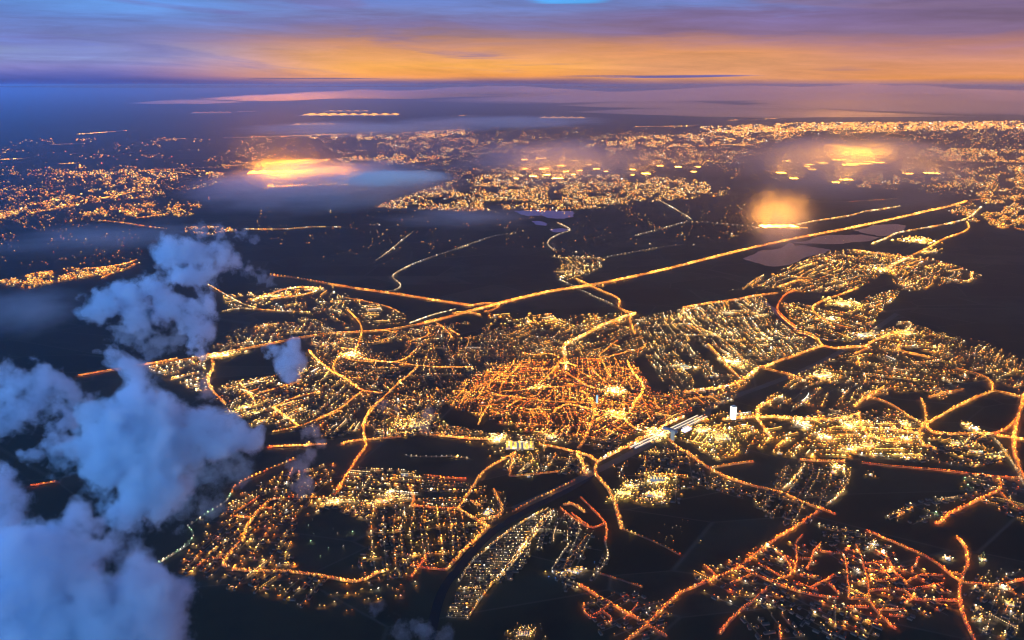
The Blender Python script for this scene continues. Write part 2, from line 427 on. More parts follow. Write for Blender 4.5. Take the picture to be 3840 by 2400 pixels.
# motorway and its branches
MW = 'G'
road('G', [(2282, 476), (2240, 489), (2200, 497), (2100, 520), (1980, 545), (1880, 563), (1780, 585), (1680, 609), (1560, 640), (1440, 666), (1380, 677), (1290, 690), (1200, 712), (1120, 733), (1060, 750), (985, 768)], 'm', name='motorway', k=1.15)
road('G', [(2282, 476), (2330, 470), (2419, 462)], 'f', name='motorway')
road('G', [(985, 768), (965, 772), (900, 783), (800, 787), (740, 793), (660, 808), (560, 829), (500, 839), (430, 853), (340, 862), (260, 876), (190, 888)], 'o', name='main_road', k=1.0)
road('G', [(640, 650), (700, 657), (780, 672)], 'q', name='main_road', k=.6)
road('G', [(780, 672), (860, 685), (950, 697), (1040, 712), (1115, 723)], 'm', width=22, name='main_road', k=.9)
road(4, [(1480, 585), (1560, 620), (1640, 660), (1720, 690), (1760, 720), (1740, 760), (1790, 790), (1850, 800)], 'o', name='main_road', k=1.1)
road(4, [(1850, 800), (1790, 815), (1650, 870), (1560, 920), (1480, 960), (1420, 985), (1395, 1020), (1410, 1070), (1420, 1160)], 'y', name='main_road', k=1.0)
road(4, [(1850, 800), (1810, 830), (1830, 880), (1850, 930)], 'o', name='street')
road(4, [(800, 755), (870, 740), (960, 735), (1000, 745), (960, 780), (900, 790)], 'o', name='slip_road')
road(4, [(700, 800), (780, 790), (880, 810)], 'o', name='slip_road')
road(4, [(1500, 620), (1600, 635), (1730, 610)], 'q', name='slip_road')
road(4, [(1380, 590), (1480, 640), (1560, 680), (1720, 750)], 'w', name='lane')
# lanes over the fields
road(4, [(280, 665), (340, 655), (375, 635), (370, 610), (310, 570), (370, 530), (450, 490)], 'p', name='lane')
road(4, [(450, 490), (560, 450), (700, 405), (850, 350), (970, 310), (1110, 295)], 'w', name='lane')
road(4, [(1340, 400), (1300, 375), (1300, 340), (1370, 300), (1450, 278), (1420, 255), (1360, 230)], 'p', name='lane')
road(4, [(1660, 450), (1750, 430), (1850, 415), (2000, 385), (2130, 370)], 'w', name='lane', k=.8)
road(4, [(220, 465), (260, 440), (330, 385), (400, 325), (455, 285)], 'w', name='lane', k=.6)
road(2, [(585, 1115), (700, 1085), (840, 1045), (1000, 1060), (1150, 1075)], 'w', name='lane', k=1.1)
road(2, [(690, 945), (780, 995), (850, 1040)], 'w', name='lane')
road(2, [(1150, 1080), (1250, 1078)], 'p', name='lane')
road(5, [(720, 240), (800, 225), (850, 215), (960, 200), (1080, 180), (1130, 160), (1250, 145), (1370, 125)], 't', name='lane', k=1.4)
road(5, [(790, 78), (850, 88), (900, 95), (990, 102), (1100, 95), (1200, 88), (1350, 80)], 'f', name='lane', k=1.3)
road(5, [(1190, 362), (1290, 325), (1330, 297), (1450, 275), (1600, 250), (1720, 225), (1800, 200), (1850, 160), (1880, 130)], 't', name='lane', k=1.5)
road(5, [(1790, 225), (1805, 255), (1790, 278), (1720, 305), (1640, 330), (1560, 380), (1500, 410), (1410, 450)], 'o', name='main_road', k=1.1)
road(5, [(1410, 450), (1330, 490), (1250, 530)], 'y', name='main_road')
road(5, [(1070, 400), (1200, 420), (1300, 435), (1410, 450)], 'o', name='street', k=.8)
# eastern quarter
road(5, [(0, 765), (130, 740), (300, 720), (450, 690), (600, 672)], 'r', name='main_road', k=.85)
road(5, [(705, 655), (650, 675), (610, 725), (590, 775), (640, 830), (710, 885)], 'd', name='street')
road(5, [(600, 635), (740, 585), (800, 598)], 'o', name='street')
road(5, [(380, 650), (440, 600), (510, 560)], 't', name='street')
road(5, [(1100, 640), (1000, 680), (880, 720), (810, 760), (830, 800), (900, 845), (950, 890)], 'o', name='street')
road(5, [(700, 910), (790, 920), (850, 960), (880, 1005)], 'o', name='street')
road(5, [(880, 1005), (800, 1030), (700, 1070), (600, 1100), (540, 1130), (480, 1140)], 'r', name='main_road', k=.9)
road(5, [(480, 1140), (440, 1175), (400, 1205), (340, 1240), (240, 1270), (120, 1285), (0, 1300)], 'y', name='main_road')
road(5, [(880, 1005), (960, 1022), (1060, 1010), (1150, 1012), (1200, 970), (1290, 940), (1350, 918), (1440, 922)], 'r', name='main_road', k=.9)
road(5, [(1370, 990), (1340, 1030), (1450, 1055), (1560, 1080)], 'r', name='street', k=.8)
road(5, [(1080, 1055), (1150, 1030), (1180, 1000)], 'o', name='street')
road(5, [(480, 1140), (560, 1160), (660, 1180), (760, 1220)], 'o', name='street')
road(5, [(480, 1140), (430, 1125), (380, 1090), (330, 1040), (280, 990), (200, 930), (120, 905), (60, 860), (0, 780)], 't', name='street', k=1.6)
road(5, [(160, 995), (220, 1060), (280, 1130), (360, 1210)], 'o', name='street')
road(5, [(1360, 860), (1440, 855), (1440, 890), (1380, 920)], 't', name='street')
road(5, [(0, 1355), (100, 1330), (210, 1330), (280, 1300)], 'o', name='street')
road(5, [(1270, 1265), (1160, 1320), (1080, 1390)], 'r', name='street', k=.8)
road(5, [(1160, 1325), (1260, 1350), (1340, 1390), (1440, 1460), (1520, 1500)], 'o', name='main_road', k=.9)
road(5, [(1520, 1500), (1600, 1460), (1700, 1400), (1820, 1340), (1950, 1290)], 'r', name='main_road', k=.8)
road(5, [(1950, 1290), (2030, 1300), (2120, 1325)], 'o', name='main_road')
road(5, [(1950, 1290), (1945, 1225), (1880, 1190), (1790, 1165), (1720, 1150)], 'o', name='main_road')
road(5, [(1550, 1330), (1650, 1300), (1770, 1280)], 'o', name='street')
road(8, [(2150, -40), (2140, 30), (2110, 110), (2090, 200), (2085, 290), (2095, 350), (2120, 430), (2155, 500)], 'D', width=26, name='main_road', k=1.3)
road(8, [(2100, 120), (2050, 180), (1980, 210), (1945, 215)], 'D', name='slip_road')
road(8, [(1950, 235), (2010, 300), (2080, 400), (2150, 540)], 't', name='street')
road(8, [(1530, 130), (1550, 205), (1700, 220), (1850, 210), (1950, 222), (2080, 240), (2160, 252)], 'r', name='main_road')
road(8, [(1500, -5), (1530, 60), (1530, 130)], 'o', name='street')
road(8, [(1530, 140), (1480, 215), (1510, 290), (1600, 312)], 'r', name='street', k=.8)
road(8, [(1110, 80), (1115, 140), (1140, 200), (1200, 240), (1300, 263), (1430, 272)], 'r', name='main_road')
road(8, [(1300, 190), (1400, 200), (1520, 220)], 'r', name='street')
road(8, [(250, 125), (330, 118), (450, 110), (560, 108), (700, 120), (900, 130), (1020, 120), (1110, 90)], 'y', name='main_road', k=1.2)
road(8, [(460, 105), (490, 150), (520, 190), (560, 245)], 'r', name='street', k=1.2)
road(8, [(470, 100), (470, 50), (560, 0)], 'y', name='street')
road(8, [(740, 380), (900, 390), (1020, 388)], 'r', name='street', k=.8)
road(8, [(1130, 400), (1300, 420), (1500, 435), (1700, 455), (1850, 475), (1990, 490), (2155, 497)], 'd', name='main_road', k=.8)
road(8, [(1990, 490), (2010, 530), (1990, 575), (1930, 600), (1830, 650), (1700, 710), (1640, 750), (1610, 785), (1580, 770)], 'D', name='main_road')
road(8, [(1350, 740), (1400, 705), (1450, 685)], 'o', name='street')
road(8, [(2000, 590), (2060, 650), (2150, 700)], 'd', name='street', k=.6)
road(8, [(0, 320), (80, 370), (170, 440), (300, 500), (440, 545), (600, 580), (700, 620), (800, 665), (870, 690)], 'r', width=20, name='main_road', k=.95)
road(8, [(180, 430), (300, 410), (450, 390)], 'r', name='street', k=.8)
road(8, [(870, 690), (920, 705), (960, 725)], 'd', name='street')
road(8, [(870, 690), (780, 760), (660, 830), (540, 910), (430, 1000), (350, 1060), (220, 1120), (120, 1160), (-10, 1215)], 'D', name='main_road', k=1.15)
road(7, [(2140, 1210), (2050, 1290), (1970, 1370), (1930, 1420), (1860, 1470), (1790, 1530)], 'D', name='main_road')
road(7, [(1500, 1170), (1600, 1230), (1700, 1290), (1800, 1345), (1930, 1420), (2050, 1495)], 'D', name='main_road')
road(7, [(1700, 1290), (1640, 1330), (1560, 1380)], 'd', name='street'); road(7, [(1640, 1330), (1720, 1390), (1660, 1410)], 'd', name='street')
road(7, [(1530, 1290), (1530, 1350), (1600, 1390)], 'd', name='street'); road(7, [(1870, 1290), (1830, 1340), (1780, 1390)], 'd', name='street')
road(8, [(640, 560), (690, 510), (740, 460), (770, 400)], 't', name='street')
road(8, [(900, 670), (970, 620), (1030, 550), (1055, 460)], 't', name='street')
# red-lit suburb in the lower right
for pts in ([(750, 860), (710, 900), (712, 950), (722, 1005), (700, 1090)], [(870, 910), (820, 960), (810, 1020), (780, 1070)], [(590, 960), (640, 1000), (680, 1050), (690, 1100), (620, 1130), (560, 1150)],
            [(725, 1000), (800, 1005)], [(850, 955), (950, 970), (1020, 970), (1035, 1080), (1040, 1160), (1045, 1250)], [(1045, 1255), (1170, 1260)],
            [(1090, 920), (1130, 1000), (1150, 1100), (1170, 1160), (1172, 1260), (1220, 1340), (1300, 1410), (1340, 1450)], [(1170, 1145), (1280, 1140), (1360, 1130)],
            [(1150, 1035), (1230, 1030), (1300, 1020)], [(1250, 950), (1290, 990), (1310, 1040), (1340, 1100), (1400, 1140), (1410, 1170)], [(1410, 1150), (1480, 1110), (1560, 1105), (1640, 1112)],
            [(1180, 1205), (1280, 1195), (1400, 1200), (1430, 1240), (1450, 1262), (1520, 1268), (1640, 1265), (1735, 1272)], [(1420, 1200), (1540, 1180), (1640, 1160)], [(1230, 1325), (1310, 1327), (1390, 1325)],
            [(1040, 1308), (1170, 1312)], [(1400, 1285), (1440, 1255)], [(360, 1060), (470, 1110), (580, 1160), (680, 1200), (800, 1230), (900, 1245), (985, 1250)],
            [(800, 1190), (900, 1140), (950, 1110)], [(985, 1230), (950, 1190), (920, 1160)], [(700, 1150), (780, 1180), (850, 1205)], [(140, 1050), (180, 1080), (215, 1120)],
            [(1440, 1060), (1450, 1100)], [(1260, 1070), (1300, 1130)], [(480, 1040), (560, 1080), (620, 1120)], [(300, 1160), (400, 1120), (430, 1105)], [(740, 1110), (860, 1120)],
            [(1300, 1360), (1400, 1370)], [(1480, 1000), (1460, 1060)], [(1180, 1080), (1280, 1090)]):
    road(8, pts, 'd', name='street', place='red-lit suburb')
road(8, [(1160, 830), (1280, 880), (1400, 930), (1510, 980), (1600, 1030), (1680, 1100), (1750, 1150)], 'D', name='main_road')
road(8, [(1750, 1150), (1850, 1165), (2000, 1170), (2080, 1150), (2155, 1135)], 'd', name='main_road')
road(8, [(1730, 870), (1780, 930), (1800, 1030), (1770, 1090), (1745, 1160), (1745, 1240), (1755, 1330), (1790, 1420), (1840, 1520)], 'D', name='main_road')
road(8, [(1650, 1080), (1760, 1110)], 'd', name='street')
road(8, [(530, 1190), (480, 1240), (430, 1280), (350, 1340), (280, 1410), (230, 1480)], 'D', name='main_road', k=.9)
road(8, [(960, 1260), (958, 1350), (960, 1450)], 'w', name='lane'); road(8, [(2040, 1170), (2100, 1240)], 'f', name='lane')
road(8, [(610, 1430), (615, 1520)], 'd', name='street')
# southern ring road round the old town
road(7, [(0, 280), (60, 262), (150, 255), (250, 248), (380, 235)], 'r', name='main_road', k=.9)
road(7, [(560, 225), (640, 232), (700, 235), (830, 250), (1000, 250)], 'r', name='main_road')
road(7, [(1250, 285), (1350, 300), (1450, 325), (1550, 350), (1615, 390)], 'r', width=24, name='main_road', k=1.2)
road(7, [(1615, 390), (1700, 345), (1800, 295), (1950, 215), (2060, 150), (2160, 105)], 'y', width=26, name='main_road', k=1.2)
road(7, [(1615, 390), (1590, 460), (1650, 520), (1700, 590), (1730, 670), (1750, 750), (1770, 820)], 'r', width=24, name='main_road', k=1.15)
road(7, [(1780, 820), (1880, 860), (2000, 910), (2130, 980)], 'q', name='lane', k=.8)
road(7, [(1100, 335), (1000, 390), (920, 430), (870, 480), (830, 550), (780, 620), (740, 690)], 'r', width=22, name='main_road', k=1.1)
road(7, [(740, 690), (820, 740), (930, 800)], 'r', name='main_road', k=1.)
road(7, [(930, 800), (860, 870), (780, 940), (710, 1020), (655, 1075)], 'r', name='main_road', k=1.)
road(7, [(655, 1075), (530, 1065), (440, 1050)], 'd', name='street'); road(7, [(540, 980), (490, 1050), (440, 1120)], 'D', name='street')
road(7, [(740, 690), (640, 690), (540, 680), (460, 670)], 'd', name='street'); road(7, [(430, 560), (460, 610), (445, 680)], 'r', name='street')
road(7, [(540, 480), (700, 500), (790, 500)], 'd', name='street', k=.7)
road(7, [(150, 255), (160, 300), (100, 370), (60, 440), (0, 530), (-30, 580)], 'D', name='main_road', k=1.2)
road(7, [(270, -10), (190, 55), (145, 130), (140, 190), (150, 255)], 'r', name='main_road', k=.9)
road(7, [(1575, -10), (1600, 60), (1590, 110), (1560, 190), (1530, 260), (1490, 310)], 'r', name='street', k=.8)
road(7, [(1480, 335), (1520, 390), (1540, 470)], 'y', name='street')
road(7, [(1100, 340), (1070, 400), (1060, 480)], 'o', name='street'); road(7, [(1060, 485), (1200, 475), (1370, 455)], 'o', name='street', k=.6)
road(7, [(2060, 250), (2150, 330)], 'r', name='main_road')
road(7, [(1510, 620), (1600, 710), (1665, 780), (1675, 830), (1660, 900)], 'd', name='street'); road(7, [(1380, 685), (1470, 760), (1570, 820), (1655, 785)], 'd', name='street')
road(7, [(1400, 665), (1460, 655), (1540, 715)], 'r', name='street'); road(7, [(1450, 720), (1500, 760), (1560, 800)], 'd', name='street', k=.7)
road(7, [(1660, 900), (1690, 1000), (1640, 1060), (1580, 1120)], 'w', name='lane', k=1.2)
road(7, [(1440, 900), (1370, 1010), (1310, 1085), (1400, 1130), (1500, 1170)], 'w', name='lane', k=1.1)
road(7, [(1550, 860), (1460, 970), (1400, 1070)], 'f', name='lane', k=.7); road(7, [(1630, 1100), (1760, 1140), (1900, 1185)], 'f', name='lane', k=.7)
road(7, [(960, 570), (1000, 640), (1020, 720), (950, 745), (870, 760)], 'r', name='street', k=.9); road(7, [(850, 640), (880, 690), (820, 640)], 'o', name='street')
road(7, [(1310, 705), (1240, 790), (1180, 870), (1110, 970), (1040, 1060), (975, 1140)], 't', name='street', k=1.5); road(7, [(1335, 700), (1260, 800), (1190, 890), (1120, 985), (1050, 1070), (990, 1145)], 't', name='street', k=1.3)
road(7, [(1300, 690), (1200, 735), (1100, 800), (1000, 870), (900, 960), (820, 1020), (740, 1150)], 't', name='street', k=1.1)
road(7, [(960, 1150), (900, 1220), (840, 1310), (790, 1390)], 't', name='street'); road(7, [(740, 1195), (880, 1190)], 't', name='street')
road(7, [(0, 1135), (80, 1150), (160, 1130), (230, 1090), (300, 1070)], 'r', name='main_road')
road(7, [(1080, 710), (1180, 650), (1300, 595), (1400, 545), (1480, 510)], 'q', name='lane', k=.6)
road(7, [(410, 355), (520, 365), (690, 358), (810, 372)], 'w', name='lane', k=.7)
# south-west suburb
road(6, [(1850, 375), (1820, 390), (1720, 430), (1600, 480), (1480, 540), (1462, 590)], 'q', name='main_road', k=1.3)
road(6, [(1455, 600), (1440, 630), (1380, 672), (1300, 720), (1200, 790)], 'g', name='lane'); road(6, [(1185, 800), (1225, 850), (1190, 905), (1120, 955), (1040, 1005), (980, 1040), (930, 1090)], 'g', name='lane', k=1.2)
road(6, [(1190, 915), (1100, 975), (1000, 1035)], 'g', name='lane')
road(6, [(1760, 625), (1700, 632), (1660, 670), (1600, 740), (1540, 810), (1560, 850), (1480, 940), (1400, 1025), (1430, 1060)], 'r', name='main_road', k=.95)
road(6, [(1470, 1068), (1570, 1080), (1700, 1080), (1850, 1085), (2000, 1108), (2160, 1138)], 'r', name='main_road', k=1.05)
road(6, [(1460, 735), (1590, 750)], 'd', name='street'); road(6, [(1630, 615), (1560, 665), (1480, 712)], 'd', name='street'); road(6, [(1250, 1050), (1275, 1015), (1400, 1000)], 'd', name='street')
road(6, [(1640, 680), (1710, 690)], 'd', name='street')
road(6, [(1700, 298), (1800, 292), (1900, 290), (2060, 282)], 'r', name='street', k=.8); road(6, [(1950, 270), (1920, 300)], 'r', name='street')
road(6, [(1720, 50), (1800, 110), (1885, 172)], 'r', name='street'); road(6, [(1720, 205), (1885, 172), (2000, 130), (2155, 70)], 'o', name='street'); road(6, [(1720, 50), (1870, 10)], 'o', name='street')
road(6, [(2155, 545), (2110, 605)], 'D', name='street'); road(6, [(1790, 620), (1960, 622), (2080, 615)], 'q', name='street', k=.8)
road(6, [(195, 545), (260, 535), (350, 520)], 'd', name='street')
# western quarter
road(3, [(1335, 1075), (1345, 1140), (1315, 1200), (1310, 1240), (1345, 1300), (1420, 1375)], 'r', name='main_road', k=.8)
road(3, [(1945, 1035), (1990, 1085), (2030, 1120), (2080, 1165), (2160, 1205)], 'r', width=20, name='main_road', k=1.1)
road(3, [(1310, 1058), (1370, 1062), (1430, 1055)], 'y', name='street', k=1.3); road(3, [(500, 1193), (560, 1185), (655, 1165)], 'd', name='main_road')
road(3, [(910, 1125), (990, 1110), (1120, 1085)], 'r', name='main_road', k=.7); road(3, [(1420, 1280), (1560, 1250), (1700, 1200)], 't', name='street'); road(3, [(1500, 1230), (1560, 1290), (1610, 1370)], 'o', name='street')
road(3, [(1620, 1310), (1760, 1270), (1900, 1230)], 'o', name='street'); road(3, [(1720, 1400), (1830, 1340), (1990, 1300)], 'o', name='street'); road(3, [(1960, 1490), (2060, 1440), (2150, 1400)], 'o', name='street')
road(4, [(0, 1195), (60, 1240), (130, 1292), (260, 1305)], 'r', name='main_road', k=.85); road(4, [(130, 1295), (60, 1350), (0, 1400)], 'o', name='main_road')
road(4, [(480, 1135), (430, 1190), (380, 1225), (270, 1330), (200, 1400), (160, 1450), (135, 1515)], 'r', name='main_road', k=.8)
road(4, [(40, 780), (90, 830), (130, 880), (125, 950), (90, 1040)], 'o', name='main_road'); road(4, [(90, 1040), (110, 1080), (200, 1102), (340, 1112)], 'r', name='main_road', k=.8)
road(4, [(0, 1022), (90, 1030)], 'r', name='street'); road(4, [(10, 1075), (60, 1098), (200, 1110)], 'o', name='street')
road(4, [(340, 1112), (540, 1140), (680, 1142), (830, 1142)], 'o', name='main_road'); road(4, [(340, 1110), (420, 1085), (480, 1020)], 'o', name='street')
road(4, [(140, 915), (260, 905), (340, 925)], 'o', name='street'); road(3, [(2150, 1050), (2120, 1090), (2090, 1150), (2140, 1195)], 'o', name='street')
road(4, [(410, 985), (480, 965), (560, 940), (540, 890)], 'o', name='street', k=.8); road(4, [(600, 865), (660, 900), (700, 960)], 'o', name='street'); road(4, [(680, 900), (740, 940)], 'o', name='street')
road(4, [(0, 700), (120, 720), (300, 760), (370, 800)], 'f', name='street'); road(4, [(430, 865), (560, 815), (720, 775)], 'p', name='railway', k=2.0, width=16)
road(3, [(1590, 722), (1640, 700), (1700, 682), (1760, 660), (1830, 642), (1960, 635), (2010, 655), (1900, 690), (1780, 700), (1700, 715)], 'y', name='street', k=.8)
road(3, [(1310, 620), (1380, 660), (1430, 690), (1530, 745), (1620, 770)], 't', name='street', k=1.2); road(3, [(1400, 790), (1500, 770), (1600, 775), (1800, 790), (1960, 795)], 't', name='street')
road(3, [(1610, 890), (1760, 865)], 't', name='street'); road(3, [(520, 520), (620, 515), (700, 505), (790, 490), (865, 462)], 'o', name='main_road'); road(3, [(640, 580), (680, 560), (712, 545)], 'o', name='street')
road(3, [(630, 215), (780, 230), (900, 250), (1050, 268)], 'f', name='lane', k=1.3); road(3, [(1540, 270), (1800, 272), (1960, 255), (2150, 258)], 't', name='lane', k=1.0)
road(3, [(0, 210), (100, 185), (200, 165), (330, 145), (500, 110), (580, 85), (720, 62), (850, 32)], 'o', name='main_road', k=.9)
road(3, [(0, 155), (200, 152), (330, 145)], 'f', name='lane'); road(1, [(750, 810), (850, 815), (950, 830), (890, 850), (830, 858)], 'o', name='street', k=.8)
road(1, [(620, 815), (780, 800), (960, 795), (1240, 775)], 'f', name='lane', k=1.4); road(3, [(860, 200), (950, 190), (1060, 172)], 'o', name='street', k=.7)
# old town streets
for pts, k in (([(1190, 520), (1160, 560), (1060, 660), (960, 740)], 1), ([(1240, 440), (1190, 500), (1130, 590)], 1.2), ([(1270, 600), (1350, 650), (1440, 710), (1500, 750)], 1.2), ([(1500, 745), (1560, 775), (1700, 805), (1790, 815)], 1.1),
               ([(560, 820), (700, 815), (840, 795), (980, 770), (1150, 768), (1300, 765), (1480, 745)], 1.1), ([(450, 860), (620, 875), (760, 890), (900, 910), (1060, 930), (1200, 940), (1400, 945), (1540, 955), (1750, 970), (2000, 975)], 1.1),
               ([(700, 450), (660, 540), (560, 620), (440, 710), (350, 770), (220, 800)], 1.1), ([(780, 480), (690, 590), (560, 720), (520, 830)], 1), ([(520, 600), (420, 690), (300, 760), (130, 850)], .9), ([(450, 880), (400, 980), (340, 1060), (280, 1200)], 1), ([(780, 885), (700, 950), (600, 1000)], 1),
               ([(1450, 810), (1520, 860), (1560, 930), (1600, 1030), (1640, 1100)], 1.3), ([(1660, 430), (1700, 490), (1730, 570), (1760, 640), (1860, 720)], 1.), ([(1830, 440), (1860, 500), (1880, 540)], 1.1), ([(1730, 545), (1860, 545), (2000, 575)], 1),
               ([(1970, 470), (2010, 560), (2060, 640), (2130, 700), (2160, 770), (2130, 860), (2060, 930), (2010, 1050)], 1.5), ([(1820, 410), (1900, 390), (2000, 360), (2150, 340), (2185, 270)], 1), ([(1650, 425), (1740, 435), (1820, 410)], 1), ([(1640, 420), (1700, 370), (1780, 300), (1860, 240)], .6),
               ([(780, 380), (880, 400), (950, 408), (1060, 385), (1160, 405), (1200, 440)], 1), ([(1150, 770), (1155, 920)], .8), ([(1240, 780), (1245, 930)], .8), ([(1320, 780), (1322, 940)], .9), ([(1395, 800), (1410, 940)], .9), ([(1465, 870), (1468, 940)], .9), ([(1630, 860), (1640, 940)], .8),
               ([(1560, 540), (1600, 600), (1660, 660), (1760, 740), (1850, 790)], .9), ([(1400, 580), (1520, 640), (1660, 720), (1770, 780)], .9), ([(1000, 1000), (900, 1030), (780, 1020), (600, 960)], 1), ([(1140, 1060), (1200, 990), (1330, 960), (1500, 1010), (1600, 1040)], 1.2), ([(2130, 870), (2300, 870), (2419, 875)], .7),
               ([(2010, 1060), (2200, 1060), (2190, 990), (2130, 880)], 1), ([(1800, 1070), (1900, 1060), (2000, 1070)], 1.3), ([(1870, 1090), (1960, 1150), (2020, 1220), (2160, 1270), (2250, 1280)], 1.4), ([(2280, 900), (2310, 1010)], .8), ([(2200, 1080), (2250, 1160)], .7), ([(1960, 680), (2040, 800)], .9), ([(1800, 930), (1800, 1040)], .9), ([(1930, 900), (1930, 1060)], .8),
               ([(120, 855), (150, 910), (300, 910), (440, 880)], .8), ([(1180, 500), (1300, 500), (1400, 530)], 1.2), ([(870, 450), (840, 540), (720, 545), (560, 540)], .9), ([(990, 820), (960, 870), (870, 880)], .8), ([(300, 860), (360, 740)], .7)):
    road(9, pts, 'r' if k > 1.15 else 'o', name='street', place='old town', k=k * .9)

# ------------------------------------------------------------------ quarters filled with smaller streets
HP = []           # house blocks: x, y, rot, length, width, height, place
SMALL_V, SMALL_Q = [], []
def quarter(place, poly, line, mix, sw=55, sl=32, keep=.7, bright=1.0, size=1.0, holes=(), tile='G', streak=.1, jitter=.3, houses=True, cross=120, spread=.45, cellsize=430, turn=.3):
    """streets run along `line`, side streets across; lamps stand along both"""
    A0 = P(tile, poly); H = [P(tile, h) for h in holes]
    l = P(tile, line); u0 = l[1] - l[0]; th0 = math.atan2(u0[1], u0[0])
    lo_, hi_ = A0.min(0), A0.max(0); xs, ys = A0[:, 0], A0[:, 1]
    area = abs(np.dot(xs, np.roll(ys, 1)) - np.dot(ys, np.roll(xs, 1))) / 2
    K = int(np.clip(area / cellsize ** 2, 1, 40)); seeds = rng.uniform(lo_, hi_, (K * 3, 2)); seeds = seeds[inside(A0, seeds)][:K]
    if len(seeds) == 0: seeds = A0.mean(0)[None]
    mm = float(mpp(A0.mean(0))); porch(place, A0, H, mix, bright, size, PORCH * keep / max(1100., (3.4 * mm) ** 2 * 2.2))
    cell_bright = rng.lognormal(0, .28, len(seeds)); base_bright = bright; base_keep = keep
    for ci in range(len(seeds)):
      th = th0 + rng.normal(0, turn) + (math.pi / 2 if turn > .1 and rng.random() < .25 else 0)
      bright = base_bright * cell_bright[ci]; keep = float(np.clip(base_keep + rng.normal(0, .12), .05, .97)) if K > 1 else base_keep
      _cell(place, A0, H, th, seeds, ci, mix, sw * rng.uniform(.85, 1.2), sl, keep, bright, size, streak, jitter, houses, cross, spread)
def _cell(place, A, H, th, seeds, ci, mix, sw, sl, keep, bright, size, streak, jitter, houses, cross, spread):
    u = np.array([math.cos(th), math.sin(th)]); v = np.array([-u[1], u[0]])
    o = seeds[ci]; m = float(mpp(A.mean(0))); a = (A - o) @ u; b = (A - o) @ v
    sw = max(sw, 3.5 * m); sl = max(sl * .85, 1.7 * m)
    def warp(p):
        return p + np.stack([vnoise(p[:, 0] / 230, p[:, 1] / 230 + 31) - .5, vnoise(p[:, 0] / 230 + 57, p[:, 1] / 230) - .5], -1) * min(90, sw * 1.5)
    def ok(p):
        r = inside(A, p)
        for h in H: r &= ~inside(h, p)
        if len(seeds) > 1:
            w = p + (vnoise(p[:, 0] / 90, p[:, 1] / 90)[:, None] - .5) * 60
            r &= ((w[:, None, :] - seeds[None]) ** 2).sum(-1).argmin(1) == ci
        return r
    if len(seeds) > 1:
        R_ = 2.2 * np.sqrt(((seeds - o) ** 2).sum(-1) + 1).min(initial=1e9, where=(np.arange(len(seeds)) != ci)) + 500
        a = np.clip(a, -R_, R_); b = np.clip(b, -R_, R_)
    for axis, (d, e, lo, hi, l2, h2, step) in enumerate(((u, v, b.min(), b.max(), a.min(), a.max(), sw), (v, u, a.min(), a.max(), b.min(), b.max(), max(cross, 4.5 * sw)))):
        sl_ = sl * (.8 + .75 * abs(d[1]))
        for off in np.arange(lo, hi, step):
            off += rng.normal(0, step * jitter)
            t = np.arange(l2 + rng.uniform(0, sl_), h2, sl_); 
            if not len(t): continue
            t = t + rng.normal(0, sl_ * .3, len(t))
            bend = (vnoise(t / 400 + off * .01, t * 0 + off / 300) - .5) * sw * .9
            p = warp(o + np.outer(t, d) + np.outer(off + bend, e))
            g = ok(p)
            if not g.any(): continue
            # broken into blocks with dark gaps between them
            blk = vnoise(p[:, 0] / 130 + 11, p[:, 1] / 130) * .6 + vnoise(p[:, 0] / 420 + 5, p[:, 1] / 420 + 9) * .4
            thr = np.quantile(blk[g], 1 - min(keep + .12, 1)) if g.sum() > 6 else 0
            on = g & (blk >= thr) & (rng.random(len(t)) < .92)
            sb = rng.lognormal(0, spread)
            q = p[on] + rng.normal(0, sw * .045, (on.sum(), 2)); n = len(q)
            big = rng.random(n) < .05
            lamps(q, size * .66 * rng.uniform(.7, 1.3, n) * np.where(big, 1.5, 1), palette(n, mix), bright * sb * rng.lognormal(0, .5, n) * np.where(big, 2, 1), place, np.where(rng.random(n) < .35, rng.uniform(1.5, 2.8, n), 1), th + axis * math.pi / 2)  # the stretched ones stand for lit house fronts
            # some blocks are lit continuously: added lights stand for lit fronts and road
            if rng.random() < streak * 1.1 and on.sum() > 3:
                i0 = rng.choice(np.flatnonzero(on)); L = rng.uniform(40, 150) * max(1, m / 8); c = palette(1, mix)[0]
                tt = np.arange(0, L, max(7, 1.0 * m)); q = warp(p[i0] + np.outer(tt, d)); q = q[ok(q)]; n = len(q)
                lamps(q, size * .6, c, bright * 1.0 * rng.lognormal(0, .3, n), place)
            if m < 8.5 and houses:
                run = np.flatnonzero(g)
                if len(run) > 2:
                    p0, p1 = p[run[0]], p[run[-1]]
                    w = 6.0; nn = e * w / 2; k = len(SMALL_V) * 4
                    pr = p[run[0]:run[-1] + 1]; zz = .12 if axis == 0 else .22
                    for c0, c1, ga, gb in zip(pr[:-1], pr[1:], g[run[0]:run[-1]], g[run[0] + 1:run[-1] + 1]):
                        if ga and gb:
                            SMALL_V.append(np.array([[*(c0 - nn), zz], [*(c1 - nn), zz], [*(c1 + nn), zz], [*(c0 + nn), zz]]))
                    if axis == 0 and m < 7:
                        rot = math.atan2(d[1], d[0])
                        for sgn in (-1, 1):
                            tt = np.arange(0, np.linalg.norm(p1 - p0), rng.uniform(34, 52)); q = np.stack([np.interp(tt, np.linspace(0, np.linalg.norm(p1 - p0), len(pr)), pr[:, c]) for c in (0, 1)], -1)
                            q = q + e * sgn * (sw * .27) + rng.normal(0, 1.2, q.shape); gg = ok(q) & (rng.random(len(q)) < .6)
                            for x in q[gg]: HP.append((x[0], x[1], rot + rng.normal(0, .12) + (math.pi / 2 if rng.random() < .3 else 0), rng.uniform(12, 25), rng.uniform(8.5, 10.5), rng.uniform(5.5, 7), place))
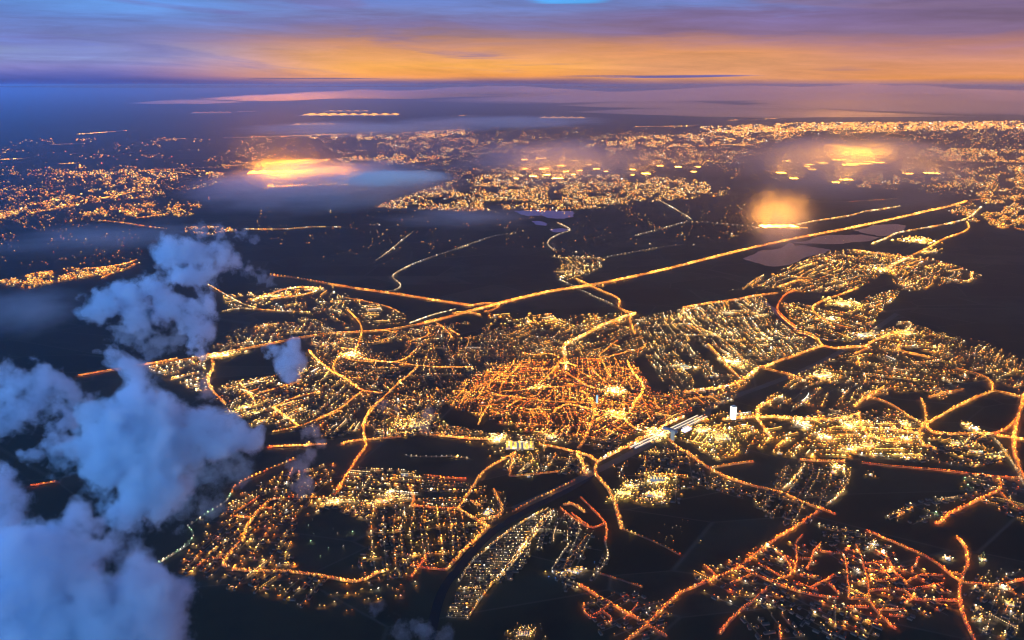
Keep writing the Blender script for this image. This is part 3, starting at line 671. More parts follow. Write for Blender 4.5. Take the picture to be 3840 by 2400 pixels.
def porch(place, A, H, mix, bright, size, dens):
    """lights of single houses, yards and shop windows between the streets"""
    lo, hi = A.min(0), A.max(0); n = int(min(4200, (hi - lo).prod() * dens)); q = rng.uniform(lo, hi, (n, 2)); g = inside(A, q)
    for h in H: g &= ~inside(h, q)
    w = vnoise(q[:, 0] / 110, q[:, 1] / 110 + 5) * .6 + vnoise(q[:, 0] / 350 + 9, q[:, 1] / 350) * .4
    q = q[g & (rng.random(n) < np.clip((w - .25) * 2, .08, 1))]; n = len(q)
    lamps(q, size * rng.uniform(.45, .85, n), palette(n, mix), bright * rng.lognormal(-.4, .65, n), place, np.where(rng.random(n) < .3, rng.uniform(1.5, 2.8, n), 1), rng.choice([.5, 1.2, 2.4], n) + rng.normal(0, .2, n))
def scatter(place, poly, count, mix, tile='G', bright=1.0, size=1.2, clump=.5, cell=26):
    """far town: lights in image-sized grains over its area, in clumps"""
    count = int(count * 1.3); size = size * .9; bright = bright * .85; mix = mix + [(AMB, 5), (SOD, 3), (YEL, 2)]
    n = native(tile, poly); lo, hi = n.min(0), n.max(0); got = 0; tries = 0
    while got < count and tries < 60:
        tries += 1
        q = rng.uniform(lo, hi, (count * 2, 2)); q = q[inside(n, q)]
        w = vnoise(q[:, 0] / (cell * 1.9) + got * 0, q[:, 1] / cell * 1.2 + 17) ; q = q[rng.random(len(q)) < np.clip((w - clump) * 3.2, .03, 1)]
        q = q[:count - got]; got += len(q)
        lamps(ground(q[:, 0], q[:, 1]), size * rng.uniform(.65, 1.35, len(q)), palette(len(q), mix), bright * rng.lognormal(0, .55, len(q)), place)

# near and middle quarters
quarter('lower left suburb', [(425, 1330), (480, 1255), (560, 1175), (680, 1110), (790, 1095), (800, 1200), (700, 1225), (690, 1300), (700, 1345), (860, 1385), (1000, 1350), (985, 1410), (900, 1440), (780, 1455), (660, 1420), (540, 1390), (430, 1350)],
        [(540, 1330), (640, 1180)], WARM_MIX, sw=46, sl=32, keep=.78, bright=1.25, size=1.35, streak=.1)
quarter('suburb in the lower middle', [(800, 1200), (860, 1185), (1000, 1190), (1085, 1205), (1165, 1245), (1050, 1345), (1000, 1350), (860, 1385), (830, 1345), (875, 1290), (860, 1230)], [(900, 1340), (1000, 1200)], WARM_MIX, sw=44, sl=29, keep=.82, bright=1.15, size=1.3, streak=.08)
quarter('flats above the lower suburb', [(790, 1180), (800, 1140), (840, 1100), (980, 1115), (1000, 1125), (985, 1180), (940, 1200), (860, 1230), (800, 1210)], [(850, 1180), (920, 1170)], PALE_MIX, sw=60, sl=20, keep=.62, bright=1.3, size=1.1, streak=.5)
quarter('terraces beside the dark park', [(1000, 1120), (1110, 1145), (1160, 1150), (1085, 1205), (985, 1185)], [(1010, 1190), (1060, 1120)], WARM_MIX, sw=38, sl=22, keep=.8, bright=.9, size=.9)
quarter('sparse houses in the park', [(700, 1240), (790, 1215), (860, 1240), (860, 1340), (760, 1345), (700, 1310)], [(700, 1330), (800, 1240)], GREEN_MIX, sw=120, sl=90, keep=.06, bright=.5, size=.9, houses=False, streak=0)
quarter('quarter under the small cloud', [(500, 940), (530, 900), (620, 895), (700, 860), (740, 840), (860, 935), (850, 1020), (780, 1040), (640, 1010), (560, 980)], [(560, 980), (800, 870)], PALE_MIX, sw=62, sl=24, keep=.62, bright=1.25, size=1.05, streak=.4)
quarter('western edge quarter', [(340, 862), (480, 845), (500, 880), (490, 930), (450, 920), (360, 880)], [(360, 880), (480, 850)], PALE_MIX, sw=60, sl=26, keep=.65, bright=1.15, size=1.05, streak=.3)
quarter('industrial estate by the motorway', [(520, 700), (600, 690), (720, 675), (800, 690), (960, 745), (960, 765), (880, 775), (760, 780), (700, 760), (680, 735), (540, 730)], [(560, 720), (760, 680)], PALE_MIX, sw=75, sl=26, keep=.5, bright=1.1, size=1.0, streak=.4)
quarter('houses west of the motorway', [(560, 780), (640, 760), (760, 770), (850, 800), (840, 830), (740, 830), (730, 795), (600, 825), (520, 832), (500, 822)], [(560, 790), (620, 830)], PALE_MIX, sw=55, sl=24, keep=.6, bright=.9, size=.95)
quarter('quarter west of the ring', [(740, 800), (850, 800), (975, 775), (1090, 760), (1150, 775), (1200, 800), (1260, 850), (1150, 880), (1060, 945), (1020, 990), (900, 1010), (860, 1010), (860, 935), (790, 890), (745, 840)], [(800, 880), (900, 800)], WARM_MIX, sw=50, sl=24, keep=.72, bright=.9, size=.92, streak=.18,
        holes=[[(870, 815), (960, 805), (955, 830), (880, 835)], [(1075, 770), (1140, 765), (1140, 790), (1090, 800)]])
quarter('quarter below the old town', [(880, 1010), (1020, 1000), (1200, 1030), (1480, 1040), (1440, 1075), (1380, 1050), (1300, 1045), (1180, 1032), (1000, 1028), (880, 1035)], [(960, 1025), (1000, 985)], WARM_MIX, sw=42, sl=22, keep=.85, bright=.95, size=.95, streak=.2)
quarter('quarter west of the old town centre', [(860, 1000), (940, 930), (1040, 930), (1040, 1000), (1200, 1040), (1180, 1035), (900, 1030)], [(940, 1020), (985, 960)], WARM_MIX, sw=44, sl=22, keep=.8, bright=.9, size=.92, streak=.2)
OLD = [(1050, 945), (1100, 895), (1180, 865), (1250, 850), (1380, 848), (1500, 856), (1540, 925), (1600, 930), (1640, 975), (1560, 1012), (1470, 1040), (1300, 1035), (1180, 1000), (1060, 960)]
quarter('old town', OLD, [(1160, 970), (1250, 870)], OLD_MIX, sw=36, sl=19, keep=.92, bright=1.0, size=1.0, streak=.4, jitter=.3, cross=90)
quarter('old town', OLD, [(1260, 975), (1330, 945)], OLD_MIX, sw=90, sl=20, keep=.5, bright=1.1, size=1.0, streak=.4, jitter=.4, houses=False)
quarter('quarter north of the old town', [(1150, 775), (1320, 770), (1400, 760), (1490, 745), (1510, 770), (1530, 830), (1490, 855), (1380, 845), (1250, 845), (1200, 800)], [(1240, 800), (1330, 770)], WARM_MIX, sw=52, sl=24, keep=.72, bright=.95, size=.95, streak=.25)
quarter('business park north of the old town', [(1150, 740), (1380, 745), (1480, 740), (1480, 765), (1380, 775), (1150, 770)], [(1200, 760), (1400, 750)], BRIGHT_MIX, sw=70, sl=24, keep=.5, bright=1.6, size=1.15, streak=.5, houses=False)
quarter('long rows of flats in the east', [(1500, 755), (1640, 725), (1800, 695), (1840, 760), (1940, 820), (1850, 850), (1790, 875), (1720, 915), (1640, 925), (1560, 900), (1520, 830)], [(1560, 780), (1660, 900)], PALE_MIX, sw=48, sl=24, keep=.75, bright=1.05, size=1.0, streak=.35, turn=.04,
        holes=[[(1640, 800), (1700, 850), (1730, 880), (1710, 885), (1620, 810)], [(1600, 830), (1625, 835), (1680, 915), (1650, 920)]])
quarter('rows by the inner ring', [(1540, 900), (1640, 925), (1720, 915), (1790, 880), (1720, 960), (1650, 975), (1600, 930)], [(1560, 900), (1620, 960)], WARM_MIX, sw=44, sl=22, keep=.8, bright=.95, size=.95, turn=.04)
quarter('eastern suburb by the lakes', [(1720, 690), (1830, 645), (1950, 595), (2010, 590), (2100, 600), (2130, 620), (2060, 665), (2000, 690), (1870, 692), (1800, 695)], [(1830, 680), (1960, 610)], WARM_MIX, sw=60, sl=26, keep=.8, bright=.95, size=.95, streak=.25)
quarter('eastern suburb by the lakes', [(2100, 600), (2200, 610), (2320, 650), (2300, 665), (2230, 675), (2150, 690), (2110, 670)], [(2180, 690), (2260, 640)], WARM_MIX, sw=60, sl=26, keep=.7, bright=1.0, size=1.0, streak=.3)
quarter('houses east of the sports ground', [(1840, 710), (1900, 720), (2000, 740), (2050, 700), (2140, 680), (2080, 740), (2040, 800), (1990, 810), (1930, 800), (1880, 780)], [(1900, 780), (2080, 700)], WARM_MIX, sw=56, sl=26, keep=.72, bright=.95, size=.95, streak=.2)
quarter('far eastern suburb', [(2040, 810), (2130, 760), (2250, 795), (2330, 810), (2419, 850), (2419, 930), (2350, 900), (2280, 900), (2230, 945), (2140, 930), (2020, 960), (1880, 965), (1790, 960), (1850, 900), (1960, 850)], [(2100, 930), (2230, 840)], WARM_MIX, sw=50, sl=24, keep=.74, bright=.92, size=.92, streak=.18,
        holes=[[(2130, 820), (2200, 835), (2200, 850), (2140, 845)], [(2030, 960), (2100, 930), (2190, 930), (2150, 960)]])
quarter('quarter by the curved road', [(1900, 975), (2000, 965), (2030, 975), (2100, 965), (2200, 1000), (2180, 1025), (2000, 1000), (1900, 995)], [(1950, 990), (2030, 975)], WARM_MIX, sw=44, sl=24, keep=.75, bright=.95, size=.95)
quarter('business park by the station', [(1590, 1035), (1650, 985), (1720, 970), (1840, 985), (1960, 985), (2100, 1000), (2180, 1020), (2180, 1085), (2080, 1085), (1960, 1080), (1880, 1085), (1790, 1060), (1710, 1095), (1640, 1060)], [(1640, 1030), (1760, 1050)], BRIGHT_MIX, sw=44, sl=21, keep=.75, bright=2.1, size=1.15, streak=.6, houses=False, spread=.6,
        holes=[[(1750, 985), (1800, 985), (1830, 1010), (1790, 1020)]])
quarter('business park by the ring road east', [(2190, 1025), (2340, 1020), (2380, 1060), (2380, 1110), (2260, 1100), (2100, 1090), (2190, 1070)], [(2200, 1050), (2330, 1080)], BRIGHT_MIX, sw=52, sl=24, keep=.5, bright=1.2, size=1.05, streak=.4)
quarter('offices south of the railway', [(1445, 1100), (1580, 1045), (1610, 1050), (1690, 1110), (1650, 1150), (1600, 1190), (1530, 1190), (1480, 1160)], [(1480, 1100), (1560, 1060)], BRIGHT_MIX, sw=56, sl=26, keep=.5, bright=1.2, size=1.05, streak=.35)
quarter('estate beside the diagonal road', [(1770, 1170), (1870, 1095), (1990, 1100), (2010, 1125), (1985, 1160), (1945, 1200), (1930, 1235), (1870, 1250), (1800, 1215)], [(1850, 1200), (1960, 1120)], WARM_MIX, sw=38, sl=22, keep=.78, bright=.9, size=.92, streak=.2)
quarter('houses at the road fork', [(1640, 1120), (1700, 1130), (1790, 1165), (1760, 1180), (1650, 1150)], [(1650, 1130), (1780, 1180)], WARM_MIX, sw=44, sl=26, keep=.6, bright=.9, size=.95)
quarter('harbour quarter by the canal', [(1190, 1080), (1370, 1070), (1400, 1110), (1370, 1120), (1200, 1120), (1190, 1105)], [(1220, 1110), (1240, 1075)], PALE_MIX, sw=50, sl=20, keep=.8, bright=1.0, size=1.0, streak=.4)
quarter('offices between road and canal', [(1120, 1180), (1190, 1155), (1205, 1225), (1130, 1240)], [(1130, 1230), (1190, 1160)], BRIGHT_MIX, sw=50, sl=26, keep=.6, bright=1.1, size=1.05, streak=.4)
quarter('island of caravans', [(1310, 690), (1370, 720), (1290, 800), (1200, 900), (1180, 1000), (1060, 1150), (980, 1150), (900, 1190), (800, 1390), (670, 1370), (740, 1190), (820, 1020), (900, 960), (1100, 820)], [(880, 980), (1100, 985)], WHITE_MIX + [(AMB, 2)], tile=7, sw=27, sl=17, keep=.74, bright=.75, size=.85, streak=.1, cross=150, jitter=.06, turn=.04)
quarter('village beyond the island', [(1380, 700), (1560, 830), (1650, 850), (1690, 1000), (1600, 1140), (1500, 1180), (1470, 1290), (1400, 1210), (1310, 1100), (1440, 900)], [(1400, 1080), (1560, 880)], WHITE_MIX + [(AMB, 3)], tile=7, sw=40, sl=22, keep=.5, bright=.75, size=.9, streak=.1)
quarter('warehouses under the red-lit square', [(1280, 720), (1440, 730), (1560, 830), (1420, 900), (1240, 950), (1180, 880)], [(1300, 880), (1400, 760)], WHITE_MIX, tile=7, sw=36, sl=18, keep=.5, bright=.8, size=.9, streak=.5)
quarter('red-lit suburb', [(1640, 1350), (1830, 1280), (1900, 1275), (2000, 1290), (2110, 1310), (2230, 1370), (2250, 1400), (2240, 1460), (2120, 1470), (2080, 1512), (1920, 1512), (1860, 1440), (1740, 1440), (1640, 1400)], [(1800, 1400), (1900, 1300)], WARM_MIX + [(DEEP, 4)], sw=44, sl=30, keep=.7, bright=1.6, size=1.4, streak=.08,
        holes=[[(1925, 1315), (1985, 1310), (1980, 1350), (1930, 1355)]])
quarter('houses at the crossroads', [(1370, 1410), (1500, 1400), (1560, 1410), (1600, 1430), (1560, 1512), (1420, 1500), (1380, 1450)], [(1400, 1480), (1540, 1420)], WARM_MIX + [(DEEP, 4)], sw=40, sl=24, keep=.4, bright=.8, size=.95)
quarter('houses above the red-lit suburb', [(1930, 1230), (2000, 1240), (2110, 1290), (2130, 1310), (2000, 1290), (1940, 1275)], [(1950, 1270), (2080, 1290)], PALE_MIX, sw=44, sl=24, keep=.6, bright=.8, size=.92)
quarter('park lights on the right', [(2090, 1225), (2180, 1170), (2250, 1160), (2300, 1110), (2380, 1140), (2370, 1170), (2280, 1210), (2230, 1240), (2140, 1240)], [(2100, 1230), (2300, 1150)], PALE_MIX + [(GREEN, 2)], sw=60, sl=30, keep=.3, bright=.9, size=1.0, streak=.2)
quarter('houses at the right edge', [(2290, 1120), (2419, 1130), (2419, 1240), (2340, 1200), (2280, 1170)], [(2300, 1170), (2400, 1200)], WARM_MIX + [(DEEP, 3)], sw=46, sl=24, keep=.5, bright=.9, size=1.0, streak=.3)
quarter('lower right corner quarter', [(2270, 1365), (2419, 1330), (2419, 1512), (2300, 1512)], [(2300, 1400), (2400, 1440)], PALE_MIX, sw=44, sl=24, keep=.55, bright=.9, size=1.0, streak=.25)
quarter('houses along the bottom edge', [(1740, 1440), (1860, 1440), (1920, 1512), (1780, 1512)], [(1760, 1500), (1850, 1450)], WARM_MIX, sw=48, sl=26, keep=.35, bright=.75, size=.92)
quarter('scattered farm lights', [(1540, 1230), (1640, 1220), (1660, 1290), (1560, 1290)], [(1560, 1270), (1640, 1240)], WARM_MIX, sw=90, sl=60, keep=.25, bright=.7, size=.95, houses=False, streak=0)
quarter('village north of the motorway', [(1330, 390), (1480, 395), (1600, 430), (1660, 460), (1640, 510), (1500, 590), (1400, 590), (1340, 540), (1390, 490), (1340, 440)], [(1400, 560), (1600, 440)], PALE_MIX, tile=4, sw=60, sl=26, keep=.8, bright=1.0, size=.95, streak=.3)
# far towns
scatter('far city beyond the fields', [(880, 490), (940, 470), (1060, 430), (1150, 412), (1300, 412), (1520, 415), (1640, 425), (1730, 445), (1725, 462), (1640, 470), (1560, 475), (1450, 490), (1330, 497), (1220, 495), (1100, 500), (1000, 496)], 2600, PALE_MIX, bright=1.0, size=1.05, clump=.25, cell=16)
scatter('far coast city', [(1380, 345), (1450, 325), (1620, 318), (1800, 300), (2000, 290), (2419, 288), (2419, 306), (2100, 312), (1900, 320), (1760, 345), (1560, 348)], 1700, BRIGHT_MIX, bright=1.3, size=1.1, clump=.3, cell=14)
scatter('far coast city', [(1640, 300), (1900, 290), (2419, 286), (2419, 303), (2000, 308), (1700, 316)], 1200, BRIGHT_MIX, bright=1.6, size=1.1, clump=.2, cell=12)
scatter('far towns on the right', [(1250, 350), (1500, 345), (1800, 360), (1780, 385), (1500, 392), (1250, 372)], 800, WARM_MIX, bright=.9, size=1.0, clump=.45, cell=14)
scatter('far towns on the right', [(2080, 355), (2200, 350), (2419, 355), (2419, 385), (2200, 380), (2060, 372)], 700, WARM_MIX, bright=.95, size=1.05, clump=.35, cell=14)
scatter('far towns on the right', [(1970, 430), (2100, 400), (2300, 395), (2419, 392), (2419, 470), (2300, 466), (2200, 440), (2040, 445)], 1000, WARM_MIX, bright=.85, size=1.0, clump=.4, cell=15)
scatter('suburb at the motorway end', [(2260, 480), (2419, 462), (2419, 545), (2360, 540), (2280, 520), (2240, 500)], 520, WARM_MIX, bright=.9, size=1.0, clump=.35, cell=14)
scatter('far towns on the left', [(130, 408), (250, 402), (440, 400), (560, 412), (640, 408), (520, 435), (430, 452), (330, 468), (240, 478), (100, 500), (0, 520), (0, 505), (120, 470), (260, 440), (130, 428)], 850, ORANGE_MIX + [(YEL, 5), (PALE, 3)], bright=.95, size=1.05, clump=.4, cell=15)
scatter('far towns on the left', [(180, 500), (300, 480), (470, 478), (490, 498), (440, 512), (300, 512), (200, 510)], 300, ORANGE_MIX + [(YEL, 4)], bright=.9, size=1.05, clump=.4, cell=14)
scatter('far towns on the left', [(0, 440), (150, 440), (180, 480), (100, 500), (0, 500)], 120, ORANGE_MIX, bright=.8, size=1.0, clump=.3, cell=14)
scatter('far towns in the middle', [(660, 322), (900, 316), (1110, 305), (1120, 318), (980, 330), (780, 332)], 420, WARM_MIX + [(YEL, 3)], bright=1.1, size=1.1, clump=.35, cell=12)
scatter('far towns in the middle', [(740, 380), (860, 368), (1010, 362), (1060, 372), (960, 388), (860, 395)], 330, WARM_MIX + [(YEL, 4)], bright=1.1, size=1.1, clump=.35, cell=12)
scatter('far towns in the middle', [(900, 335), (1100, 325), (1250, 335), (1240, 360), (1050, 368), (920, 350)], 420, WARM_MIX, bright=.8, size=1.0, clump=.5, cell=12)
scatter('far towns in the middle', [(1100, 400), (1260, 385), (1400, 410), (1250, 420), (1080, 425)], 350, WARM_MIX, bright=.9, size=1.0, clump=.45, cell=12)
scatter('town on the left behind the cloud', [(0, 665), (60, 650), (160, 634), (300, 628), (330, 622), (280, 645), (180, 660), (110, 672), (70, 682), (20, 678)], 420, ORANGE_MIX + [(YEL, 3), (PALE, 2)], bright=1.0, size=1.05, clump=.3, cell=14)
scatter('village above the tall cloud', [(430, 538), (540, 535), (560, 545), (500, 555), (440, 552)], 90, WARM_MIX, bright=1.0, size=1.0, clump=.3)
scatter('far hamlets', [(0, 330), (400, 325), (700, 340), (700, 400), (300, 400), (0, 420)], 300, ORANGE_MIX, bright=.7, size=1.0, clump=.6)
scatter('far hamlets', [(560, 490), (1500, 500), (1500, 560), (800, 640), (620, 560)], 150, WARM_MIX, bright=.5, size=.9, clump=.4)
scatter('far hamlets', [(1450, 490), (1800, 480), (1850, 560), (1500, 600)], 110, WARM_MIX, bright=.6, size=.9, clump=.4)
scatter('far hamlets', [(0, 520), (340, 520), (340, 620), (0, 640)], 110, ORANGE_MIX, bright=.6, size=.9, clump=.3)
scatter('lights thinning into the haze', [(900, 300), (1400, 300), (1900, 300), (2419, 300), (2419, 480), (1900, 430), (1500, 420), (1200, 410), (1000, 440), (880, 400)], 2600, WARM_MIX, bright=.55, size=.8, clump=.42, cell=22)
scatter('lights thinning into the haze', [(1250, 320), (1600, 312), (2419, 306), (2419, 360), (1700, 372), (1300, 380)], 1300, WARM_MIX, bright=.7, size=.8, clump=.4, cell=10)
scatter('lights thinning into the haze', [(600, 310), (1250, 310), (1250, 390), (700, 395), (500, 380)], 800, WARM_MIX, bright=.6, size=.8, clump=.5, cell=10)
scatter('lights thinning into the haze', [(0, 400), (640, 395), (600, 450), (300, 520), (0, 530)], 600, ORANGE_MIX, bright=.6, size=.8, clump=.45, cell=16)
scatter('lights thinning into the haze', [(1050, 430), (1500, 430), (1720, 455), (1500, 480), (1100, 495), (980, 480)], 900, PALE_MIX, bright=.8, size=.8, clump=.2, cell=16)
for pts, k in (([(0, 378), (80, 374)], 1.3), ([(180, 318), (250, 313), (300, 309)], .8), ([(270, 368), (345, 358)], 1.1), ([(345, 332), (440, 328)], .9), ([(530, 326), (640, 324), (800, 318), (900, 312)], 1.1), ([(140, 388), (190, 385), (188, 398)], 1.), ([(100, 343), (200, 340)], .7), ([(1070, 275), (1110, 272)], 1), ([(1500, 300), (1660, 298)], .8), ([(1720, 285), (1860, 280)], .6)):
    road('G', pts, 'o', name='lane', k=k, place='far lanes')

# ------------------------------------------------------------------ small streets as one surface
if SMALL_V:
    v = np.concatenate(SMALL_V); q = np.arange(len(v)).reshape(-1, 4)
    tag(link('side_streets', mesh_np('side_streets', v, q, [M_ASPH])), kind='structure')

# ------------------------------------------------------------------ houses
def house_mesh(name, L, W, H):
    """a terrace block: walls, gabled roof with eaves, chimneys"""
    v = []; q = []; mi = []
    a, b = boxes(np.zeros(1), np.zeros(1), np.zeros(1), np.array([L]), np.array([W]), np.array([H]), np.zeros(1)); v += a.tolist(); q += b.tolist(); mi += [0] * 6
    k = len(v); e = .5; x = L / 2 + .3; y = W / 2 + e; r = H + W * .42
    v += [(-x, -y, H - .2), (x, -y, H - .2), (x, y, H - .2), (-x, y, H - .2), (-x, 0, r), (x, 0, r)]
    q += [(k, k + 1, k + 5, k + 4), (k + 2, k + 3, k + 4, k + 5), (k + 3, k, k + 4, k + 4), (k + 1, k + 2, k + 5, k + 5), (k, k + 3, k + 2, k + 1)]; mi += [1] * 5
    nc = max(2, int(L // 12)); cx = np.linspace(-L / 2 + 3, L / 2 - 3, nc)
    a, b = boxes(cx, np.zeros(nc) + .8, np.full(nc, r - 1.2), np.full(nc, .8), np.full(nc, .8), np.full(nc, 1.8), np.zeros(nc)); q += (b + len(v)).tolist(); v += a.tolist(); mi += [0] * len(b)
    bm = bmesh.new(); vs = [bm.verts.new(p) for p in v]
    for f, m_ in zip(q, mi):
        f = list(dict.fromkeys(f)); fc = bm.faces.new([vs[i] for i in f]); fc.material_index = m_
    me = bpy.data.meshes.new(name); bm.to_mesh(me); bm.free(); me.materials.append(M_BRICK); me.materials.append(M_ROOF)
    return me
if HP:
    hx = np.array([(h[0], h[1], h[2], h[3], h[4], h[5]) for h in HP]); hs = slant(hx[:, :2]); ho = np.argsort(hs)
    # keep the blocks off the traced roads
    kinds = [house_mesh('walls_and_roof', L_, 9.5, 6.2) for L_ in (13, 17, 21, 25)]
    first = {}
    for i in ho[:300]:
        k = int(np.clip((hx[i, 3] - 12) // 3.5, 0, 3)); ln = ('short', 'mid-sized', 'long', 'very long')[k]
        if k in first: o = first[k].copy(); COL.objects.link(o)
        else: o = first[k] = link('terraced_house', kinds[k])
        o.location = (hx[i, 0], hx[i, 1], 0); o.rotation_euler = (0, 0, hx[i, 2] + (0 if rng.random() < .5 else math.pi))
        tag(o, f"{ln} dark brick terrace with gabled roof in the {HP[i][6]}", 'terrace', f'{ln} terraces of the {HP[i][6]}')
    r = ho[300:9000]
    v1, q1 = boxes(hx[r, 0], hx[r, 1], np.zeros(len(r)), hx[r, 3], hx[r, 4], hx[r, 5], hx[r, 2])
    # gabled roofs for all of them at once
    n = len(r); x = hx[r, 3] / 2 + .3; y = hx[r, 4] / 2 + .5; H = hx[r, 5]; rz = H + hx[r, 4] * .42
    loc = np.stack([np.stack([-x, -y, H], -1), np.stack([x, -y, H], -1), np.stack([x, y, H], -1), np.stack([-x, y, H], -1), np.stack([-x, 0 * y, rz], -1), np.stack([x, 0 * y, rz], -1)], 1)
    c, s = np.cos(hx[r, 2])[:, None], np.sin(hx[r, 2])[:, None]
    v2 = np.stack([hx[r, 0][:, None] + loc[..., 0] * c - loc[..., 1] * s, hx[r, 1][:, None] + loc[..., 0] * s + loc[..., 1] * c, loc[..., 2] + .1], -1).reshape(-1, 3)
    RQ = np.array([[0, 1, 5, 4], [2, 3, 4, 5]]); q2 = (RQ[None] + (np.arange(n) * 6)[:, None, None]).reshape(-1, 4) + len(v1)
    me = mesh_np('distant_terraces', np.vstack([v1, v2]), np.vstack([q1, q2]), [M_BRICK, M_ROOF], np.r_[np.zeros(len(q1), int), np.ones(len(q2), int)])
    tag(link('distant_terraces', me), label='dark mass of terraced houses between the lit streets', kind='stuff')

# ------------------------------------------------------------------ lit halls, sports grounds and greenhouses
_gm = {}
def lit(colour, gain, sampling='AUTO'):
    k = (colour, round(gain, 2), sampling)
    if k not in _gm: _gm[k] = glow('lit_surface', gain, sampling, colour)
    return _gm[k]
def hall(tile, at, wpx, dpx, colour=AMB, gain=3.0, label='', name='greenhouse', cat='greenhouse', rot=None, group=None, h=7.0, ridges=5):
    """a low hall whose glazed roof glows: dark plinth and gables, saw-tooth roof of lit bays with gutters between; on fields and squares the glow stands for floodlight"""
    n = native(tile, [at])[0]; p = ground(n[0], n[1]); m = float(mpp(p))
    if name != 'greenhouse':              # the building itself, and the many lamps of the yard round it
        nl = int(np.clip(wpx * dpx * .9 * max(gain, .6), 6, 130)) if gain > .55 else 0
        sx, sy = wpx * m * .45, dpx * m * float(slant(p)) / CAM_H * .5
        cc = np.array([colour, YEL, AMB, YEL, PALE]); q_ = np.stack([rng.normal(0, sx, nl), rng.normal(0, sy, nl)], -1); tr = float(rng.uniform(.2, .9)); q_ = q_ @ np.array([[math.cos(tr), math.sin(tr)], [-math.sin(tr), math.cos(tr)]])
        lamps(p + q_, rng.uniform(.5, 1.15, nl), cc[rng.choice(5, nl)], gain * rng.lognormal(-.25, .75, nl), 'lit yard', rng.uniform(1, 2.4, nl), tr)
        wpx *= .6; dpx *= .55
    Wd = wpx * m; Dp = dpx * m * float(slant(p)) / CAM_H
    if rot is None: rot = float(rng.normal(0, .08)) - math.atan2(p[0], p[1]) * .6
    ob = link(name, None, loc=(p[0], p[1], 0), rotz=rot)
    v, q = boxes(np.zeros(1), np.zeros(1), np.zeros(1), np.array([Wd]), np.array([Dp]), np.array([h]), np.zeros(1))
    wall = link('wall', mesh_np('wall', v, q, [M_CONC]), parent=ob)
    vs, qs = [], []
    for i in range(ridges):
        x0 = -Wd / 2 + Wd * (i + .04) / ridges; x1 = -Wd / 2 + Wd * (i + (.96 if name == 'greenhouse' else .6)) / ridges; xm = (x0 + x1) / 2; y0, y1 = -Dp / 2 * rng.uniform(.5, .98), Dp / 2 * rng.uniform(.5, .98); rz = h + (x1 - x0) * .12
        k = len(vs); vs += [(x0, y0, h + .15), (x1, y0, h + .15), (x1, y1, h + .15), (x0, y1, h + .15), (xm, y0, rz + 1), (xm, y1, rz + 1)]
        qs += [(k, k + 4, k + 5, k + 3), (k + 1, k + 2, k + 5, k + 4)]
    roof = link('glowing_top', mesh_np('glowing_top', vs, qs, [lit(colour, gain)]), parent=ob)  # floodlight of open fields and squares is put in as surface glow
    tag(ob, label, cat, group)
    return ob
GYEL = (1.0, .40, .03); GFOG = (1.0, .33, .006); GWHT = (1.0, .80, .42); GLIM = (.8, .95, .35)
hall(2, (1262, 1072), 34, 2.6, (1,.38,.02), 200, 'brightest glowing greenhouse beside the long motorway', rot=.1)
hall(2, (1330, 1084), 12, 1.0, GYEL, 3, 'smaller glowing greenhouse just right of the brightest one'); hall(2, (1370, 1078), 10, .9, GYEL, 2.4, 'outermost lit greenhouse of the row by the motorway')
hall(1, (1455, 877), 76, 2.3, GFOG, 140, 'huge glowing greenhouse under the left fog bank', ridges=9)
hall(1, (1330, 815), 60, 2.5, GFOG, 140, 'wide greenhouse glowing behind the left fog bank', ridges=7)
hall(1, (1712, 897), 10, .9, GYEL, 3, 'small lit greenhouse at the right of the left fog bank')
hall(1, (1660, 543), 90, 1.8, GYEL, 3.0, 'longest pale orange greenhouse strip near the horizon', ridges=9); hall(1, (1640, 526), 40, .8, AMB, 1.2, 'dim orange strip just above the longest greenhouse strip')
hall(1, (1480, 590), 40, 1.2, AMB, 1.8, 'short orange greenhouse strip left of the longest one')
hall(1, (1000, 533), 34, 1.0, ROSE, .8, 'rosy lit strip far out on the blue plain'); hall(1, (1165, 527), 16, .7, ROSE, .6, 'tiny rosy lit strip beside the larger far one')
hall(1, (1560, 637), 34, .9, GYEL, 2.2, 'lit greenhouse in the far middle town')
hall(2, (240, 558), 44, 1.1, GYEL, 2.2, 'lit strip under the far cloud band'); hall(2, (2400, 465), 30, .8, AMB, .9, 'faint lit strip at the right of the horizon')
for i, (x, y, w, g) in enumerate([(60, 757, 17, 3), (140, 750, 26, 3), (250, 748, 12, 3), (100, 835, 16, 6), (165, 828, 16, 6), (215, 845, 26, 5), (290, 826, 10, 4), (320, 808, 12, 3), (400, 800, 16, 2.6), (445, 812, 10, 2.4), (570, 803, 12, 2.6), (633, 822, 18, 5), (785, 790, 14, 2.8), (700, 785, 14, 2.2),
                                 (860, 813, 12, 2.4), (360, 780, 12, 2.2), (880, 790, 10, 1.8), (570, 828, 8, 2), (150, 800, 22, 2.6), (230, 785, 16, 2.4), (60, 800, 14, 2.2), (20, 845, 10, 2), (300, 760, 14, 2), (255, 812, 14, 2.4)]):
    hall(2, (x, y), w * .42, 1.1, GYEL if i % 3 else AMB, g * 12, 'yellow lit greenhouse of the glowing cluster beyond the far city', group='greenhouses of the glowing cluster beyond the far city', ridges=4)
